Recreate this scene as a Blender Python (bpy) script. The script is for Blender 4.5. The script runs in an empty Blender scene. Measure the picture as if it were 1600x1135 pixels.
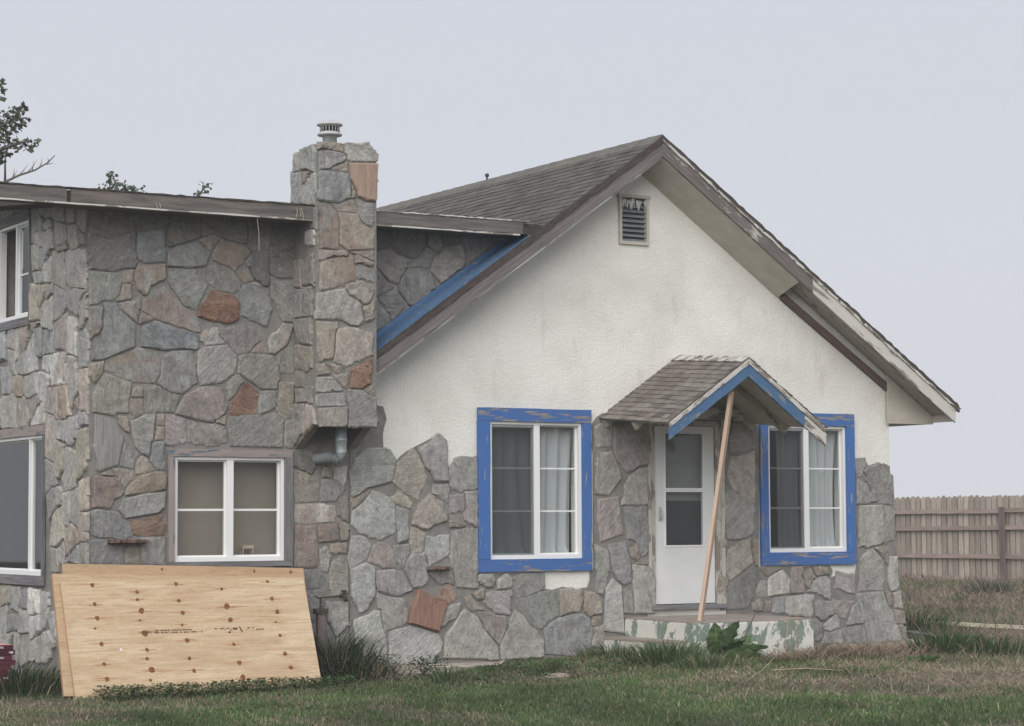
import bpy, bmesh, math, random
import numpy as np
from mathutils import Vector, Matrix, noise as mnoise

random.seed(11); RNG = np.random.default_rng(11)
S = bpy.context.scene
COL = S.collection

# ------------------------------------------------------------------ camera
CAM = Vector((-8.00503818, -21.49586644, 1.4830508))
YAW, PITCH, ROLL = math.radians(30.956), math.radians(3.994), math.radians(-0.263)
FPX, CX, CY = 3559.0, 800.0, 567.5
_f = Vector((math.sin(YAW)*math.cos(PITCH), math.cos(YAW)*math.cos(PITCH), math.sin(PITCH)))
_r0 = Vector((math.cos(YAW), -math.sin(YAW), 0)); _u0 = _r0.cross(_f)
_r = math.cos(ROLL)*_r0 + math.sin(ROLL)*_u0
_u = -math.sin(ROLL)*_r0 + math.cos(ROLL)*_u0
cam = bpy.data.cameras.new('camera'); cam.sensor_width = 36; cam.lens = FPX/1600*36; cam.clip_end = 1000; cam.clip_start = 0.1
co = bpy.data.objects.new('camera', cam); COL.objects.link(co)
co.matrix_world = Matrix(((_r.x,_u.x,-_f.x,CAM.x),(_r.y,_u.y,-_f.y,CAM.y),(_r.z,_u.z,-_f.z,CAM.z),(0,0,0,1)))
S.camera = co

# ------------------------------------------------------------------ light
SUN_EL, SUN_AZ = math.radians(36), math.radians(222)     # azimuth of the sun, clockwise from +Y
W = bpy.data.worlds.new('World'); S.world = W; W.use_nodes = True
wn = W.node_tree; wn.nodes.clear()
sky = wn.nodes.new('ShaderNodeTexSky'); sky.sky_type = 'NISHITA'; sky.sun_disc = False
sky.sun_elevation = SUN_EL; sky.sun_rotation = SUN_AZ; sky.dust_density = 6; sky.air_density = 1.5
b1 = wn.nodes.new('ShaderNodeBackground'); b1.inputs[1].default_value = 0.05
b2 = wn.nodes.new('ShaderNodeBackground'); b2.inputs[0].default_value = (0.405, 0.438, 0.50, 1); b2.inputs[1].default_value = 1.0
_g = wn.nodes.new('ShaderNodeTexCoord'); _s = wn.nodes.new('ShaderNodeSeparateXYZ'); _rp = wn.nodes.new('ShaderNodeValToRGB'); wn.links.new(_g.outputs['Generated'], _s.inputs[0]); wn.links.new(_s.outputs[2], _rp.inputs[0]); wn.links.new(_rp.outputs[0], b2.inputs[0])
_rp.color_ramp.elements[0].position = .0; _rp.color_ramp.elements[0].color = (.414,.426,.450,1); _rp.color_ramp.elements[1].position = .30; _rp.color_ramp.elements[1].color = (.370,.389,.438,1)
wmix = wn.nodes.new('ShaderNodeMixShader'); wmix.inputs[0].default_value = 0.94    # fog hides nearly all of the sky
wo = wn.nodes.new('ShaderNodeOutputWorld')
wn.links.new(sky.outputs[0], b1.inputs[0]); wn.links.new(b1.outputs[0], wmix.inputs[1]); wn.links.new(b2.outputs[0], wmix.inputs[2]); wn.links.new(wmix.outputs[0], wo.inputs[0])
sl = bpy.data.lights.new('sun', 'SUN'); sl.energy = 1.5; sl.angle = math.radians(60); sl.color = (1, 0.975, 0.94)
so = bpy.data.objects.new('sun', sl); COL.objects.link(so)
_sd = Vector((math.sin(SUN_AZ)*math.cos(SUN_EL), math.cos(SUN_AZ)*math.cos(SUN_EL), math.sin(SUN_EL)))
so.rotation_euler = _sd.to_track_quat('Z', 'Y').to_euler(); so.location = (-10, -15, 20)
S.view_settings.view_transform = 'Standard'; S.view_settings.look = 'None'; S.view_settings.gamma = 1; S.view_settings.exposure = 0.82
S.view_settings.use_curve_mapping = False
S.cycles.use_denoising = True; S.cycles.max_bounces = 7; S.cycles.diffuse_bounces = 3; S.cycles.glossy_bounces = 3
S.cycles.transparent_max_bounces = 16; S.cycles.volume_bounces = 1; S.cycles.volume_step_rate = 4; S.cycles.caustics_reflective = False

# ------------------------------------------------------------------ geometry helpers
def pt(px, py, ax, val):
    """world point seen at photo pixel (px, py) on the plane X, Y or Z = val"""
    d = (px-CX)*_r - (py-CY)*_u + FPX*_f
    i = 'XYZ'.index(ax); t = (val-CAM[i])/d[i]
    return CAM + d*t
def at(px, py, depth):
    return CAM + ((px-CX)*_r - (py-CY)*_u + FPX*_f)*(depth/FPX)
def lin(c):
    return tuple(((v/255)/12.92 if v/255 <= .04045 else ((v/255+.055)/1.055)**2.4) for v in c)

MAPF = lambda p: p                                   # local (u, depth, v) -> front wall
MAPL = lambda p: (p[1], p[0], p[2])                  # -> side wall (X = depth, Y = u)

class MB:
    def __init__(s): s.v = []; s.f = []; s.c = None
    def add(s, vs, fs):
        k = len(s.v); s.v += [tuple(x) for x in vs]; s.f += [tuple(i+k for i in q) for q in fs]; return s
    def box(s, a, b):
        x0,y0,z0 = a; x1,y1,z1 = b
        return s.add([(x0,y0,z0),(x1,y0,z0),(x1,y1,z0),(x0,y1,z0),(x0,y0,z1),(x1,y0,z1),(x1,y1,z1),(x0,y1,z1)],
                     [(0,3,2,1),(4,5,6,7),(0,1,5,4),(1,2,6,5),(2,3,7,6),(3,0,4,7)])
    def hexa(s, p):
        return s.add(p, [(0,3,2,1),(4,5,6,7),(0,1,5,4),(1,2,6,5),(2,3,7,6),(3,0,4,7)])
    def prism(s, poly, d0, d1):
        """poly in (u, v), extruded along depth d0..d1"""
        n = len(poly)
        s.add([(u,d0,v) for u,v in poly]+[(u,d1,v) for u,v in poly],
              [tuple(range(n)), tuple(range(2*n-1,n-1,-1))]+[(i,i+n,(i+1)%n+n,(i+1)%n) for i in range(n)])
        return s
    def tube(s, path, rad, n=8, caps=True):
        path = [Vector(p) for p in path]
        if not hasattr(rad, '__len__'): rad = [rad]*len(path)
        k0 = len(s.v); prev = None
        for i, p in enumerate(path):
            t = (path[min(i+1,len(path)-1)]-path[max(i-1,0)]).normalized()
            if prev is None:
                a = t.orthogonal().normalized()
            else:
                a = (prev - t*prev.dot(t)); a = a.normalized() if a.length > 1e-6 else t.orthogonal().normalized()
            prev = a; b = t.cross(a)
            for j in range(n):
                an = 2*math.pi*j/n
                s.v.append(tuple(p + (a*math.cos(an)+b*math.sin(an))*rad[i]))
        for i in range(len(path)-1):
            for j in range(n):
                q = k0+i*n+j; w = k0+i*n+(j+1)%n
                s.f.append((q, w, w+n, q+n))
        if caps:
            s.f.append(tuple(k0+j for j in range(n))[::-1]); s.f.append(tuple(k0+(len(path)-1)*n+j for j in range(n)))
        return s
    def lathe(s, c, prof, n=20):
        k0 = len(s.v)
        for r, z in prof:
            for j in range(n):
                an = 2*math.pi*j/n; s.v.append((c[0]+r*math.cos(an), c[1]+r*math.sin(an), c[2]+z))
        for i in range(len(prof)-1):
            for j in range(n):
                q = k0+i*n+j; w = k0+i*n+(j+1)%n; s.f.append((q, w, w+n, q+n))
        return s
    def build(s, name, mat, parent=None, mp=None, smooth=False, loc=None):
        me = bpy.data.meshes.new(name)
        vs = [mp(p) for p in s.v] if mp else s.v
        me.from_pydata(vs, [], [f[::-1] for f in s.f] if mp is MAPL else s.f); me.validate(); me.update()
        return link(name, me, mat, parent, smooth, loc)

def link(name, me, mat, parent=None, smooth=False, loc=None):
    if mat: me.materials.append(mat)
    o = bpy.data.objects.new(name, me); COL.objects.link(o)
    if parent: o.parent = parent
    if loc: o.location = loc
    if smooth:
        me.polygons.foreach_set('use_smooth', [True]*len(me.polygons))
    return o
def tag(o, label=None, cat=None, group=None, kind=None):
    for k, v in (('label',label),('category',cat),('group',group),('kind',kind)):
        if v: o[k] = v
    return o
def empty(name, label, cat, loc=(0,0,0), group=None):
    o = bpy.data.objects.new(name, None); COL.objects.link(o); o.location = loc; o.empty_display_size = .2
    return tag(o, label, cat, group)

def board(name, p0, p1, wdir, w, t, mat, parent=None, seg=10, jit=.002, endcut=0, parent_loc=None):
    """plank from p0 to p1 (centre line); local X runs along it so the grain follows"""
    p0, p1 = Vector(p0), Vector(p1)
    x = (p1-p0); L = x.length; x.normalize()
    z = Vector(wdir); z = (z - x*z.dot(x)).normalized(); y = z.cross(x)
    v = []; fs = []
    for i in range(seg+1):
        a = L*i/seg
        for yy, zz in ((-t/2,-w/2),(t/2,-w/2),(t/2,w/2),(-t/2,w/2)):
            v.append((a + endcut*zz/w*(1 if i == seg else (1 if i == 0 else 0)), yy+random.uniform(-jit,jit)*.5, zz+random.uniform(-jit,jit)))
    for i in range(seg):
        for j in range(4):
            q = 4*i+j; q2 = 4*i+(j+1)%4; fs.append((q, q2, q2+4, q+4))
    fs.append((3,2,1,0)); k = 4*seg; fs.append((k,k+1,k+2,k+3))
    me = bpy.data.meshes.new(name); me.from_pydata(v, [], fs); me.update()
    o = link(name, me, mat, parent)
    o.matrix_local = Matrix(((x.x,y.x,z.x,p0.x),(x.y,y.y,z.y,p0.y),(x.z,y.z,z.z,p0.z),(0,0,0,1)))
    return o

def slab(name, outline, holes, d0, d1, mat, parent=None, mp=MAPF):
    """wall sheet with openings: polygons in (u, v), depth d0..d1"""
    cu = bpy.data.curves.new('tmp', 'CURVE'); cu.dimensions = '2D'; cu.fill_mode = 'BOTH'; cu.extrude = abs(d1-d0)/2
    for poly in [outline]+list(holes):
        sp = cu.splines.new('POLY'); sp.points.add(len(poly)-1)
        for q, (a, b) in zip(sp.points, poly): q.co = (a, b, 0, 1)
        sp.use_cyclic_u = True
    ob = bpy.data.objects.new('tmp', cu); COL.objects.link(ob)
    dg = bpy.context.evaluated_depsgraph_get(); dg.update()
    me = bpy.data.meshes.new_from_object(ob.evaluated_get(dg))
    bpy.data.objects.remove(ob); bpy.data.curves.remove(cu)
    m = (d0+d1)/2
    for v in me.vertices:
        v.co = mp((v.co.x, m-v.co.z, v.co.y))
    me.name = name
    me.materials.clear()
    return link(name, me, mat, parent)
def rect(u0, u1, v0, v1): return [(u0,v0),(u1,v0),(u1,v1),(u0,v1)]

# ------------------------------------------------------------------ materials
class NT:
    def __init__(s, name):
        s.m = bpy.data.materials.new(name); s.m.use_nodes = True; s.t = s.m.node_tree
        s.b = s.t.nodes['Principled BSDF']; s.b.inputs['Specular IOR Level'].default_value = .25; s.b.inputs['Roughness'].default_value = .85
    def n(s, ty, **kw):
        o = s.t.nodes.new(ty)
        for k, v in kw.items(): setattr(o, k, v)
        return o
    def l(s, a, b): s.t.links.new(a, b)
    def coord(s, scale=(1,1,1), kind='Object', rnd=False):
        tc = s.n('ShaderNodeTexCoord'); mp = s.n('ShaderNodeMapping'); mp.inputs['Scale'].default_value = scale
        src = s.n('ShaderNodeNewGeometry').outputs['Position'] if kind == 'World' else tc.outputs[kind]
        if rnd:
            oi = s.n('ShaderNodeObjectInfo'); ml = s.n('ShaderNodeMath', operation='MULTIPLY'); ml.inputs[1].default_value = 37
            s.l(oi.outputs['Random'], ml.inputs[0]); ad = s.n('ShaderNodeVectorMath', operation='ADD')
            s.l(src, ad.inputs[0]); s.l(ml.outputs[0], ad.inputs[1]); src = ad.outputs[0]
        s.l(src, mp.inputs[0]); return mp.outputs[0]
    def noise(s, vec, scale, detail=5, rough=.6, dist=0):
        o = s.n('ShaderNodeTexNoise'); o.inputs['Scale'].default_value = scale; o.inputs['Detail'].default_value = detail
        o.inputs['Roughness'].default_value = rough; o.inputs['Distortion'].default_value = dist
        s.l(vec, o.inputs['Vector']); return o.outputs['Fac']
    def ramp(s, fac, stops):
        o = s.n('ShaderNodeValToRGB'); e = o.color_ramp.elements
        while len(e) < len(stops): e.new(.5)
        for q, (p, c) in zip(e, stops):
            q.position = p; q.color = (c, c, c, 1) if not hasattr(c, '__len__') else (*c[:3], 1)
        s.l(fac, o.inputs[0]); return o.outputs[0]
    def mix(s, fac, a, b, mode='MIX'):
        o = s.n('ShaderNodeMix', data_type='RGBA', blend_type=mode)
        for v, i in ((fac,0),(a,6),(b,7)):
            if hasattr(v, 'is_linked') or isinstance(v, bpy.types.NodeSocket): s.l(v, o.inputs[i])
            elif i == 0: o.inputs[0].default_value = v
            else: o.inputs[i].default_value = (*v[:3], 1)
        return o.outputs[2]
    def mul(s, a, b):
        o = s.n('ShaderNodeMath', operation='MULTIPLY')
        for v, i in ((a,0),(b,1)):
            if isinstance(v, bpy.types.NodeSocket): s.l(v, o.inputs[i])
            else: o.inputs[i].default_value = v
        return o.outputs[0]
    def bump(s, h, strength=.4, dist=.01):
        o = s.n('ShaderNodeBump'); o.inputs['Strength'].default_value = strength; o.inputs['Distance'].default_value = dist
        s.l(h, o.inputs['Height']); s.l(o.outputs[0], s.b.inputs['Normal'])
    def col(s, c): s.l(c, s.b.inputs['Base Color'])
    def rough(s, v): s.b.inputs['Roughness'].default_value = v; return s

def wood(name, c1, c2, grain=(1.2,22,22), vary=.25, c3=None, rough=.9, bump=.35):
    k = NT(name); v = k.coord(grain, rnd=True); g = k.noise(v, 2.2, 8, .65, .4)
    c = k.ramp(g, [(.3, c1), (.72, c2)])
    if c3:
        g2 = k.noise(k.coord((.8,6,6), rnd=True), 1.6, 5, .6); c = k.mix(k.ramp(g2, [(.52,0),(.68,1)]), c, c3)
    oi = k.n('ShaderNodeObjectInfo'); rr = k.ramp(oi.outputs['Random'], [(0,1-vary),(1,1+vary)])
    k.col(k.mix(1.0, c, rr, 'MULTIPLY')); k.bump(g, bump, .006); k.rough(rough); return k.m
def painted(name, paint, paint2, under, under2, amount, scale=(1,5,5), nscale=3.0, rough=.6, edge=.03, grain=(1.5,30,30)):
    """paint flaking off: amount = share of bare patches"""
    k = NT(name); v = k.coord(scale, rnd=True)
    m = k.noise(v, nscale, 9, .68, .2); mask = k.ramp(m, [(.62-amount*.42, 0), (.62-amount*.42+edge, 1)])   # 1 = bare
    g = k.noise(k.coord(grain, rnd=True), 2, 6, .6)
    un = k.ramp(g, [(.3, under), (.7, under2)]); p = k.mix(k.noise(k.coord((1,1,1), rnd=True), 4, 4), paint, paint2)
    k.col(k.mix(mask, p, un)); inv = k.ramp(mask, [(0,1),(1,0)])
    k.bump(inv, .5, .004); k.rough(rough); return k.m

GREY1, GREY2 = lin((98,90,84)), lin((150,142,134))
M = {}
M['fascia'] = wood('fascia_wood', lin((78,74,71)), lin((124,119,115)), (1,16,16), .08, lin((96,91,87)))
M['fascia_rust'] = wood('fascia_board_stained', lin((76,71,68)), lin((122,117,113)), (1,12,12), .06, lin((128,117,109)))
M['rake'] = painted('rake_board_flaked', lin((190,184,176)), lin((170,162,154)), lin((90,85,83)), lin((132,126,123)), .84, (.7,9,9), 2.2, .85)
M['rake_grey'] = painted('rake_board_mottled_paint', lin((190,187,180)), lin((168,164,157)), lin((88,83,79)), lin((126,120,115)), .46, (.8,4,4), 2.4, .85)
M['rake_white'] = painted('rake_board_white_paint', lin((206,203,196)), lin((186,182,174)), lin((112,104,98)), lin((150,144,136)), .20, (.7,4,4), 2.2, .8)
M['trim_white'] = painted('trim_white_paint', lin((205,202,195)), lin((190,187,180)), lin((108,100,94)), lin((150,142,134)), .28, (1,4,4), 2.6, .8)
M['door_trim'] = painted('door_trim_paint', lin((190,187,178)), lin((176,172,162)), lin((120,110,102)), lin((150,142,132)), .22, (2.5,2.5,.8), 3, .8)
M['blue'] = painted('blue_casing_paint', lin((66,106,168)), lin((78,114,170)), lin((132,128,128)), lin((166,162,160)), .07, (.9,9,9), 3.4, .6)
M['blue_worn'] = painted('blue_casing_paint_worn', lin((66,104,164)), lin((80,112,166)), lin((112,110,114)), lin((164,158,154)), .17, (.8,7,7), 3.0, .65)
M['blue_roof'] = painted('blue_rake_paint', lin((70,102,138)), lin((82,112,144)), lin((120,118,116)), lin((150,148,146)), .10, (1,5,5), 3, .5)
M['casing_grey'] = wood('casing_grey_wood', lin((92,90,92)), lin((140,138,138)), (1,18,18), .08)
M['casing_bluegrey'] = painted('casing_old_blue', lin((92,112,130)), lin((96,106,114)), lin((140,128,124)), lin((158,148,142)), .52, (.9,5,5), 3.5, .85)
k = NT('vinyl_white'); k.b.inputs['Base Color'].default_value = (.80,.80,.79,1); k.rough(.4); k.bump(k.noise(k.coord(), 30, 2), .05, .002); M['vinyl'] = k.m
k = NT('door_white'); k.col(k.ramp(k.noise(k.coord(), 3, 5), [(.3, (.66,.67,.655)), (.7, (.74,.745,.73))])); k.rough(.45); M['door'] = k.m
k = NT('screen_mesh'); tr = k.n('ShaderNodeBsdfTransparent'); tr.inputs[0].default_value = (.95,.95,.95,1); mx = k.n('ShaderNodeMixShader'); mx.inputs[0].default_value = .30
k.b.inputs['Base Color'].default_value = (.05,.053,.056,1); k.l(tr.outputs[0], mx.inputs[1]); k.l(k.b.outputs[0], mx.inputs[2]); k.l(mx.outputs[0], k.t.nodes['Material Output'].inputs[0]); M['screen'] = k.m
def glass(name, refl, tint=(.93,.95,.95)):
    k = NT(name); tr = k.n('ShaderNodeBsdfTransparent'); tr.inputs[0].default_value = (*tint,1); gl = k.n('ShaderNodeBsdfGlossy'); gl.inputs['Roughness'].default_value = .03
    lw = k.n('ShaderNodeFresnel'); lw.inputs[0].default_value = refl; mx = k.n('ShaderNodeMixShader')
    nb = k.n('ShaderNodeBump'); nb.inputs['Strength'].default_value = .02; nb.inputs['Distance'].default_value = .02; k.l(k.noise(k.coord(), 1.7, 1), nb.inputs['Height']); k.l(nb.outputs[0], gl.inputs['Normal'])
    bf = k.n('ShaderNodeNewGeometry'); iv = k.n('ShaderNodeMath', operation='SUBTRACT'); iv.inputs[0].default_value = 1; k.l(bf.outputs['Backfacing'], iv.inputs[1]); k.l(k.mul(lw.outputs[0], iv.outputs[0]), mx.inputs[0]); k.l(tr.outputs[0], mx.inputs[1]); k.l(gl.outputs[0], mx.inputs[2]); k.l(mx.outputs[0], k.t.nodes['Material Output'].inputs[0]); return k.m
M['glass'] = glass('window_glass', 1.55); M['glass_hi'] = glass('window_glass_coated', 1.9)
k = NT('curtain_sheer'); tl = k.n('ShaderNodeBsdfTranslucent'); tl.inputs[0].default_value = (.8,.82,.82,1); mx = k.n('ShaderNodeMixShader'); mx.inputs[0].default_value = .3
k.b.inputs['Base Color'].default_value = (.84,.845,.835,1); k.l(k.b.outputs[0], mx.inputs[1]); k.l(tl.outputs[0], mx.inputs[2]); tp = k.n('ShaderNodeBsdfTransparent'); m2_ = k.n('ShaderNodeMixShader'); m2_.inputs[0].default_value = .18; k.l(mx.outputs[0], m2_.inputs[1]); k.l(tp.outputs[0], m2_.inputs[2]); k.l(m2_.outputs[0], k.t.nodes['Material Output'].inputs[0]); M['curtain'] = k.m
k = NT('pale_sky_sheen'); k.col(k.ramp(k.noise(k.coord((1,1,8)), 4, 3), [(.3,(.66,.74,.80)),(.7,(.72,.79,.84))])); M['sheen'] = k.m  # pale blue of a sky reflection put into the colour
k = NT('room_paint'); k.col(k.ramp(k.noise(k.coord(), 2, 3), [(.3,(.22,.21,.20)),(.7,(.28,.27,.25))])); M['room'] = k.m
k = NT('brown_blanket'); k.col(k.ramp(k.noise(k.coord((1,1,1)), 1.6, 4), [(.3,(.27,.215,.165)),(.7,(.33,.27,.21))])); M['blanket'] = k.m

# stone: colour from the object, veins and rust as the slab's own pigment
k = NT('field_stone'); oi = k.n('ShaderNodeObjectInfo')
v = k.coord((1,1,1), rnd=True)
vr = k.n('ShaderNodeVectorRotate', rotation_type='EULER_XYZ'); k.l(v, vr.inputs['Vector']); an_ = k.n('ShaderNodeCombineXYZ'); k.l(k.mul(oi.outputs['Random'], 6.28), an_.inputs[0]); k.l(k.mul(oi.outputs['Random'], 41.0), an_.inputs[1]); k.l(an_.outputs[0], vr.inputs['Rotation'])
mpv = k.n('ShaderNodeMapping'); mpv.inputs['Scale'].default_value = (1.4,1.4,11); k.l(vr.outputs[0], mpv.inputs[0]); vs_ = mpv.outputs[0]
n1 = k.noise(v, 9, 9, .68, .3); n2 = k.noise(v, 3.2, 4, .6, .5); n3 = k.noise(vs_, 3.4, 8, .68, .9); n4 = k.noise(v, 30, 5, .75)
c = k.mix(1.0, oi.outputs['Color'], k.ramp(n1, [(.28,.66),(.5,1.0),(.75,1.28)]), 'MULTIPLY')
c = k.mix(1.0, c, k.ramp(n4, [(.3,.70),(.7,1.24)]), 'MULTIPLY')
c = k.mix(k.mul(k.ramp(n2, [(.5,0),(.66,1)]), .18), c, lin((160,154,146)))
c = k.mix(k.mul(k.ramp(n3, [(.56,0),(.64,1)]), .38), c, lin((188,186,180)))
c = k.mix(1.0, c, k.ramp(k.noise(vs_, 2.0, 6, .7, .5), [(.3,.80),(.5,1.0),(.7,1.16)]), 'MULTIPLY')
wv = k.coord((1,1,1), 'World'); c = k.mix(1.0, c, k.ramp(k.noise(wv, 1.1, 5, .65), [(.3,.82),(.7,1.12)]), 'MULTIPLY')
c = k.mix(k.mul(k.ramp(k.noise(wv, 7, 7, .72, .4), [(.56,0),(.66,1)]), .5), c, lin((142,139,134)))
rm = k.mul(k.ramp(n2, [(.42,0),(.52,1)]), oi.outputs['Alpha'])
c = k.mix(k.mul(rm, .7), c, k.ramp(n1, [(.3, lin((120,94,80))), (.7, lin((166,140,120)))]))
k.col(c); ad = k.n('ShaderNodeMath', operation='ADD'); k.l(n1, ad.inputs[0]); k.l(k.mul(n4, .5), ad.inputs[1]); a2_ = k.n('ShaderNodeMath', operation='ADD'); k.l(ad.outputs[0], a2_.inputs[0]); k.l(k.mul(n3, .8), a2_.inputs[1]); k.bump(a2_.outputs[0], .9, .03); k.rough(.92); M['stone'] = k.m
k = NT('striped_stone'); oi = k.n('ShaderNodeObjectInfo'); v = k.coord((13,13,1.1), rnd=True); n1 = k.noise(v, 1.6, 5, .6, .8); n4 = k.noise(k.coord((1,1,1), rnd=True), 40, 4, .7)
rr = k.ramp(n1, [(.32,.66),(.46,1.1),(.58,.82),(.7,1.25)])
c = k.mix(1.0, oi.outputs['Color'], rr, 'MULTIPLY'); c = k.mix(1.0, c, k.ramp(n4, [(.3,.88),(.7,1.1)]), 'MULTIPLY')
k.col(c); k.bump(n1, .4, .015); M['stripe'] = k.m
k = NT('mortar'); v = k.coord((1,1,1), 'World'); n1 = k.noise(v, 6, 8, .65); n2 = k.noise(v, 60, 5, .7); n3 = k.noise(v, 1.3, 4, .6)
c = k.ramp(n1, [(.3, lin((120,117,112))), (.7, lin((152,149,144)))]); c = k.mix(1.0, c, k.ramp(n2, [(.3,.82),(.7,1.15)]), 'MULTIPLY'); c = k.mix(k.ramp(n3, [(.5,0),(.7,.5)]), c, lin((134,128,120)))
k.col(c); ad = k.n('ShaderNodeMath', operation='ADD'); k.l(n1, ad.inputs[0]); k.l(n2, ad.inputs[1]); k.bump(ad.outputs[0], .7, .02); k.rough(.95); M['mortar'] = k.m
k = NT('white_stucco'); v = k.coord((1,1,1), 'World'); n1 = k.noise(v, 42, 4, .7); n2 = k.noise(v, 1.1, 7, .6); n3 = k.noise(k.coord((3,3,1), 'World'), 1.4, 6, .65, .4); n5 = k.noise(v, 14, 6, .7)
c = k.ramp(n2, [(.32, lin((221,218,209))), (.6, lin((238,236,228)))]); c = k.mix(k.mul(k.ramp(n3, [(.58,0),(.74,1)]), .34), c, lin((176,172,164)))
c = k.mix(k.mul(k.ramp(n5, [(.64,0),(.72,1)]), .4), c, lin((182,178,170))); c = k.mix(1.0, c, k.ramp(n1, [(.3,.88),(.7,1.06)]), 'MULTIPLY')
k.col(c); ad = k.n('ShaderNodeMath', operation='ADD'); k.l(n1, ad.inputs[0]); k.l(k.mul(n5, .7), ad.inputs[1]); k.bump(ad.outputs[0], .6, .02); k.rough(.95); M['stucco'] = k.m
k = NT('concrete'); v = k.coord((1,1,1), 'World'); n1 = k.noise(v, 5, 8, .65); n2 = k.noise(v, 50, 4, .7)
k.col(k.mix(1.0, k.ramp(n1, [(.3, lin((140,128,118))), (.7, lin((172,162,152)))]), k.ramp(n2, [(.3,.88),(.7,1.1)]), 'MULTIPLY')); k.bump(n2, .5, .01); k.rough(.95); M['concrete'] = k.m
# porch: white over green over cement, flaking in vertical runs
k = NT('porch_flaking_paint'); v = k.coord((1.5,1.5,.8), 'World'); m = k.noise(v, 3.2, 10, .68, .5); g1 = k.ramp(m, [(.54,0),(.55,1)])
c = k.mix(k.noise(k.coord((1,1,1),'World'), 20, 4), lin((216,214,206)), lin((204,202,194))); gr = k.ramp(k.noise(k.coord((1,1,1),'World'), 8, 6), [(.3, lin((118,132,120))), (.7, lin((142,152,142)))])
c = k.mix(g1, c, gr); k.col(c); k.bump(k.ramp(g1, [(0,1),(1,0)]), .6, .006); k.rough(.8); M['porch_paint'] = k.m
def shingle_mat(name, a, b, c3):
    k = NT(name); v = k.coord((1,1,1), 'World'); oi = k.n('ShaderNodeObjectInfo'); n1 = k.noise(v, 5, 7, .7); n2 = k.noise(v, 90, 3, .7); n3 = k.noise(v, 1.2, 5, .6)
    c = k.ramp(n1, [(.3,a),(.7,b)]); c = k.mix(k.ramp(n3, [(.45,0),(.65,.7)]), c, c3); c = k.mix(1.0, c, k.ramp(n2, [(.3,.7),(.7,1.25)]), 'MULTIPLY'); c = k.mix(1.0, c, k.ramp(oi.outputs['Random'], [(0,.78),(1,1.22)]), 'MULTIPLY')
    at_ = k.n('ShaderNodeAttribute'); at_.attribute_name = 'tone'; c = k.mix(1.0, c, at_.outputs['Color'], 'MULTIPLY')
    k.col(c); k.bump(n2, .6, .008); k.rough(.95); return k.m
M['shingle'] = shingle_mat('roof_shingle', lin((82,79,75)), lin((118,114,109)), lin((104,101,92)))
M['shingle_p'] = shingle_mat('porch_shingle', lin((96,92,86)), lin((140,135,128)), lin((114,106,99)))
k = NT('roof_edge'); k.col(k.ramp(k.noise(k.coord((1,8,8)), 6, 6, .7), [(.3, lin((52,47,44))), (.7, lin((92,84,78)))])); k.bump(k.noise(k.coord((1,8,8)), 20, 4), .8, .01); M['edge'] = k.m
k = NT('soffit_paint'); k.col(k.ramp(k.noise(k.coord((.6,3,3)), 2.5, 6, .6), [(.3, lin((178,172,160))), (.7, lin((198,193,182)))])); M['soffit'] = k.m
M['soffit_stain'] = painted('soffit_boards_stained', lin((180,174,162)), lin((162,156,144)), lin((96,88,80)), lin((130,122,112)), .10, (1.2,3,3), 4, .85)
k = NT('ledger_brown'); k.col(k.ramp(k.noise(k.coord((1,10,10)), 3, 5), [(.3, lin((92,76,72))), (.7, lin((116,98,92)))])); M['ledger'] = k.m
k = NT('galvanized'); k.col(k.ramp(k.noise(k.coord(), 12, 5), [(.3,(.40,.44,.47)),(.7,(.56,.59,.62))])); k.b.inputs['Metallic'].default_value = .55; k.rough(.5); M['galv'] = k.m
k = NT('aged_metal'); k.col(k.ramp(k.noise(k.coord(), 14, 5), [(.3,(.42,.43,.42)),(.7,(.60,.60,.58))])); k.b.inputs['Metallic'].default_value = .3; k.rough(.6); M['cap'] = k.m
k = NT('black_iron'); k.col(k.ramp(k.noise(k.coord(), 20, 4), [(.3,(.03,.028,.026)),(.7,(.09,.075,.065))])); k.rough(.7); M['iron'] = k.m
k = NT('vent_metal'); k.col(k.ramp(k.noise(k.coord(), 8, 5), [(.3, lin((110,116,118))), (.7, lin((140,144,144)))])); M['vent'] = k.m
k = NT('dark_void'); k.col(k.ramp(k.noise(k.coord(), 8, 3), [(.3,(.02,.02,.02)),(.7,(.035,.034,.033))])); M['void'] = k.m
M['pine'] = wood('fresh_pine', lin((176,150,130)), lin((206,184,164)), (1,18,18), .05, lin((190,162,142)), .7, .15)
# plywood: rotary-cut face grain
k = NT('plywood_face'); v = k.coord((.55,6,7), rnd=True); g = k.noise(v, 2.2, 9, .62, 2.2); g2 = k.noise(k.coord((.8,1,2.4), rnd=True), 1.6, 5, .6, .5); g3 = k.noise(k.coord((1.5,60,60), rnd=True), 2, 3, .6)
c = k.ramp(g, [(.30, lin((182,154,122))), (.5, lin((206,182,150))), (.7, lin((216,196,166)))]); oi = k.n('ShaderNodeObjectInfo'); c = k.mix(1.0, c, oi.outputs['Color'], 'MULTIPLY'); c = k.mix(k.mul(k.ramp(g2, [(.42,0),(.62,1)]), .6), c, lin((188,158,128))); c = k.mix(1.0, c, k.ramp(g3, [(.3,.90),(.7,1.05)]), 'MULTIPLY'); c = k.mix(1.0, c, k.ramp(k.noise(k.coord((1,1,1.8), rnd=True), 24, 6, .75, .6), [(.3,.86),(.55,1.0),(.75,1.07)]), 'MULTIPLY')
k.col(c); k.bump(g3, .12, .003); k.rough(.75); M['ply'] = k.m
k = NT('plywood_edge'); k.col(k.ramp(k.noise(k.coord((1,200,1)), 1.2, 3), [(.35, lin((150,104,74))), (.65, lin((206,164,122)))])); M['plyedge'] = k.m
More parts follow.
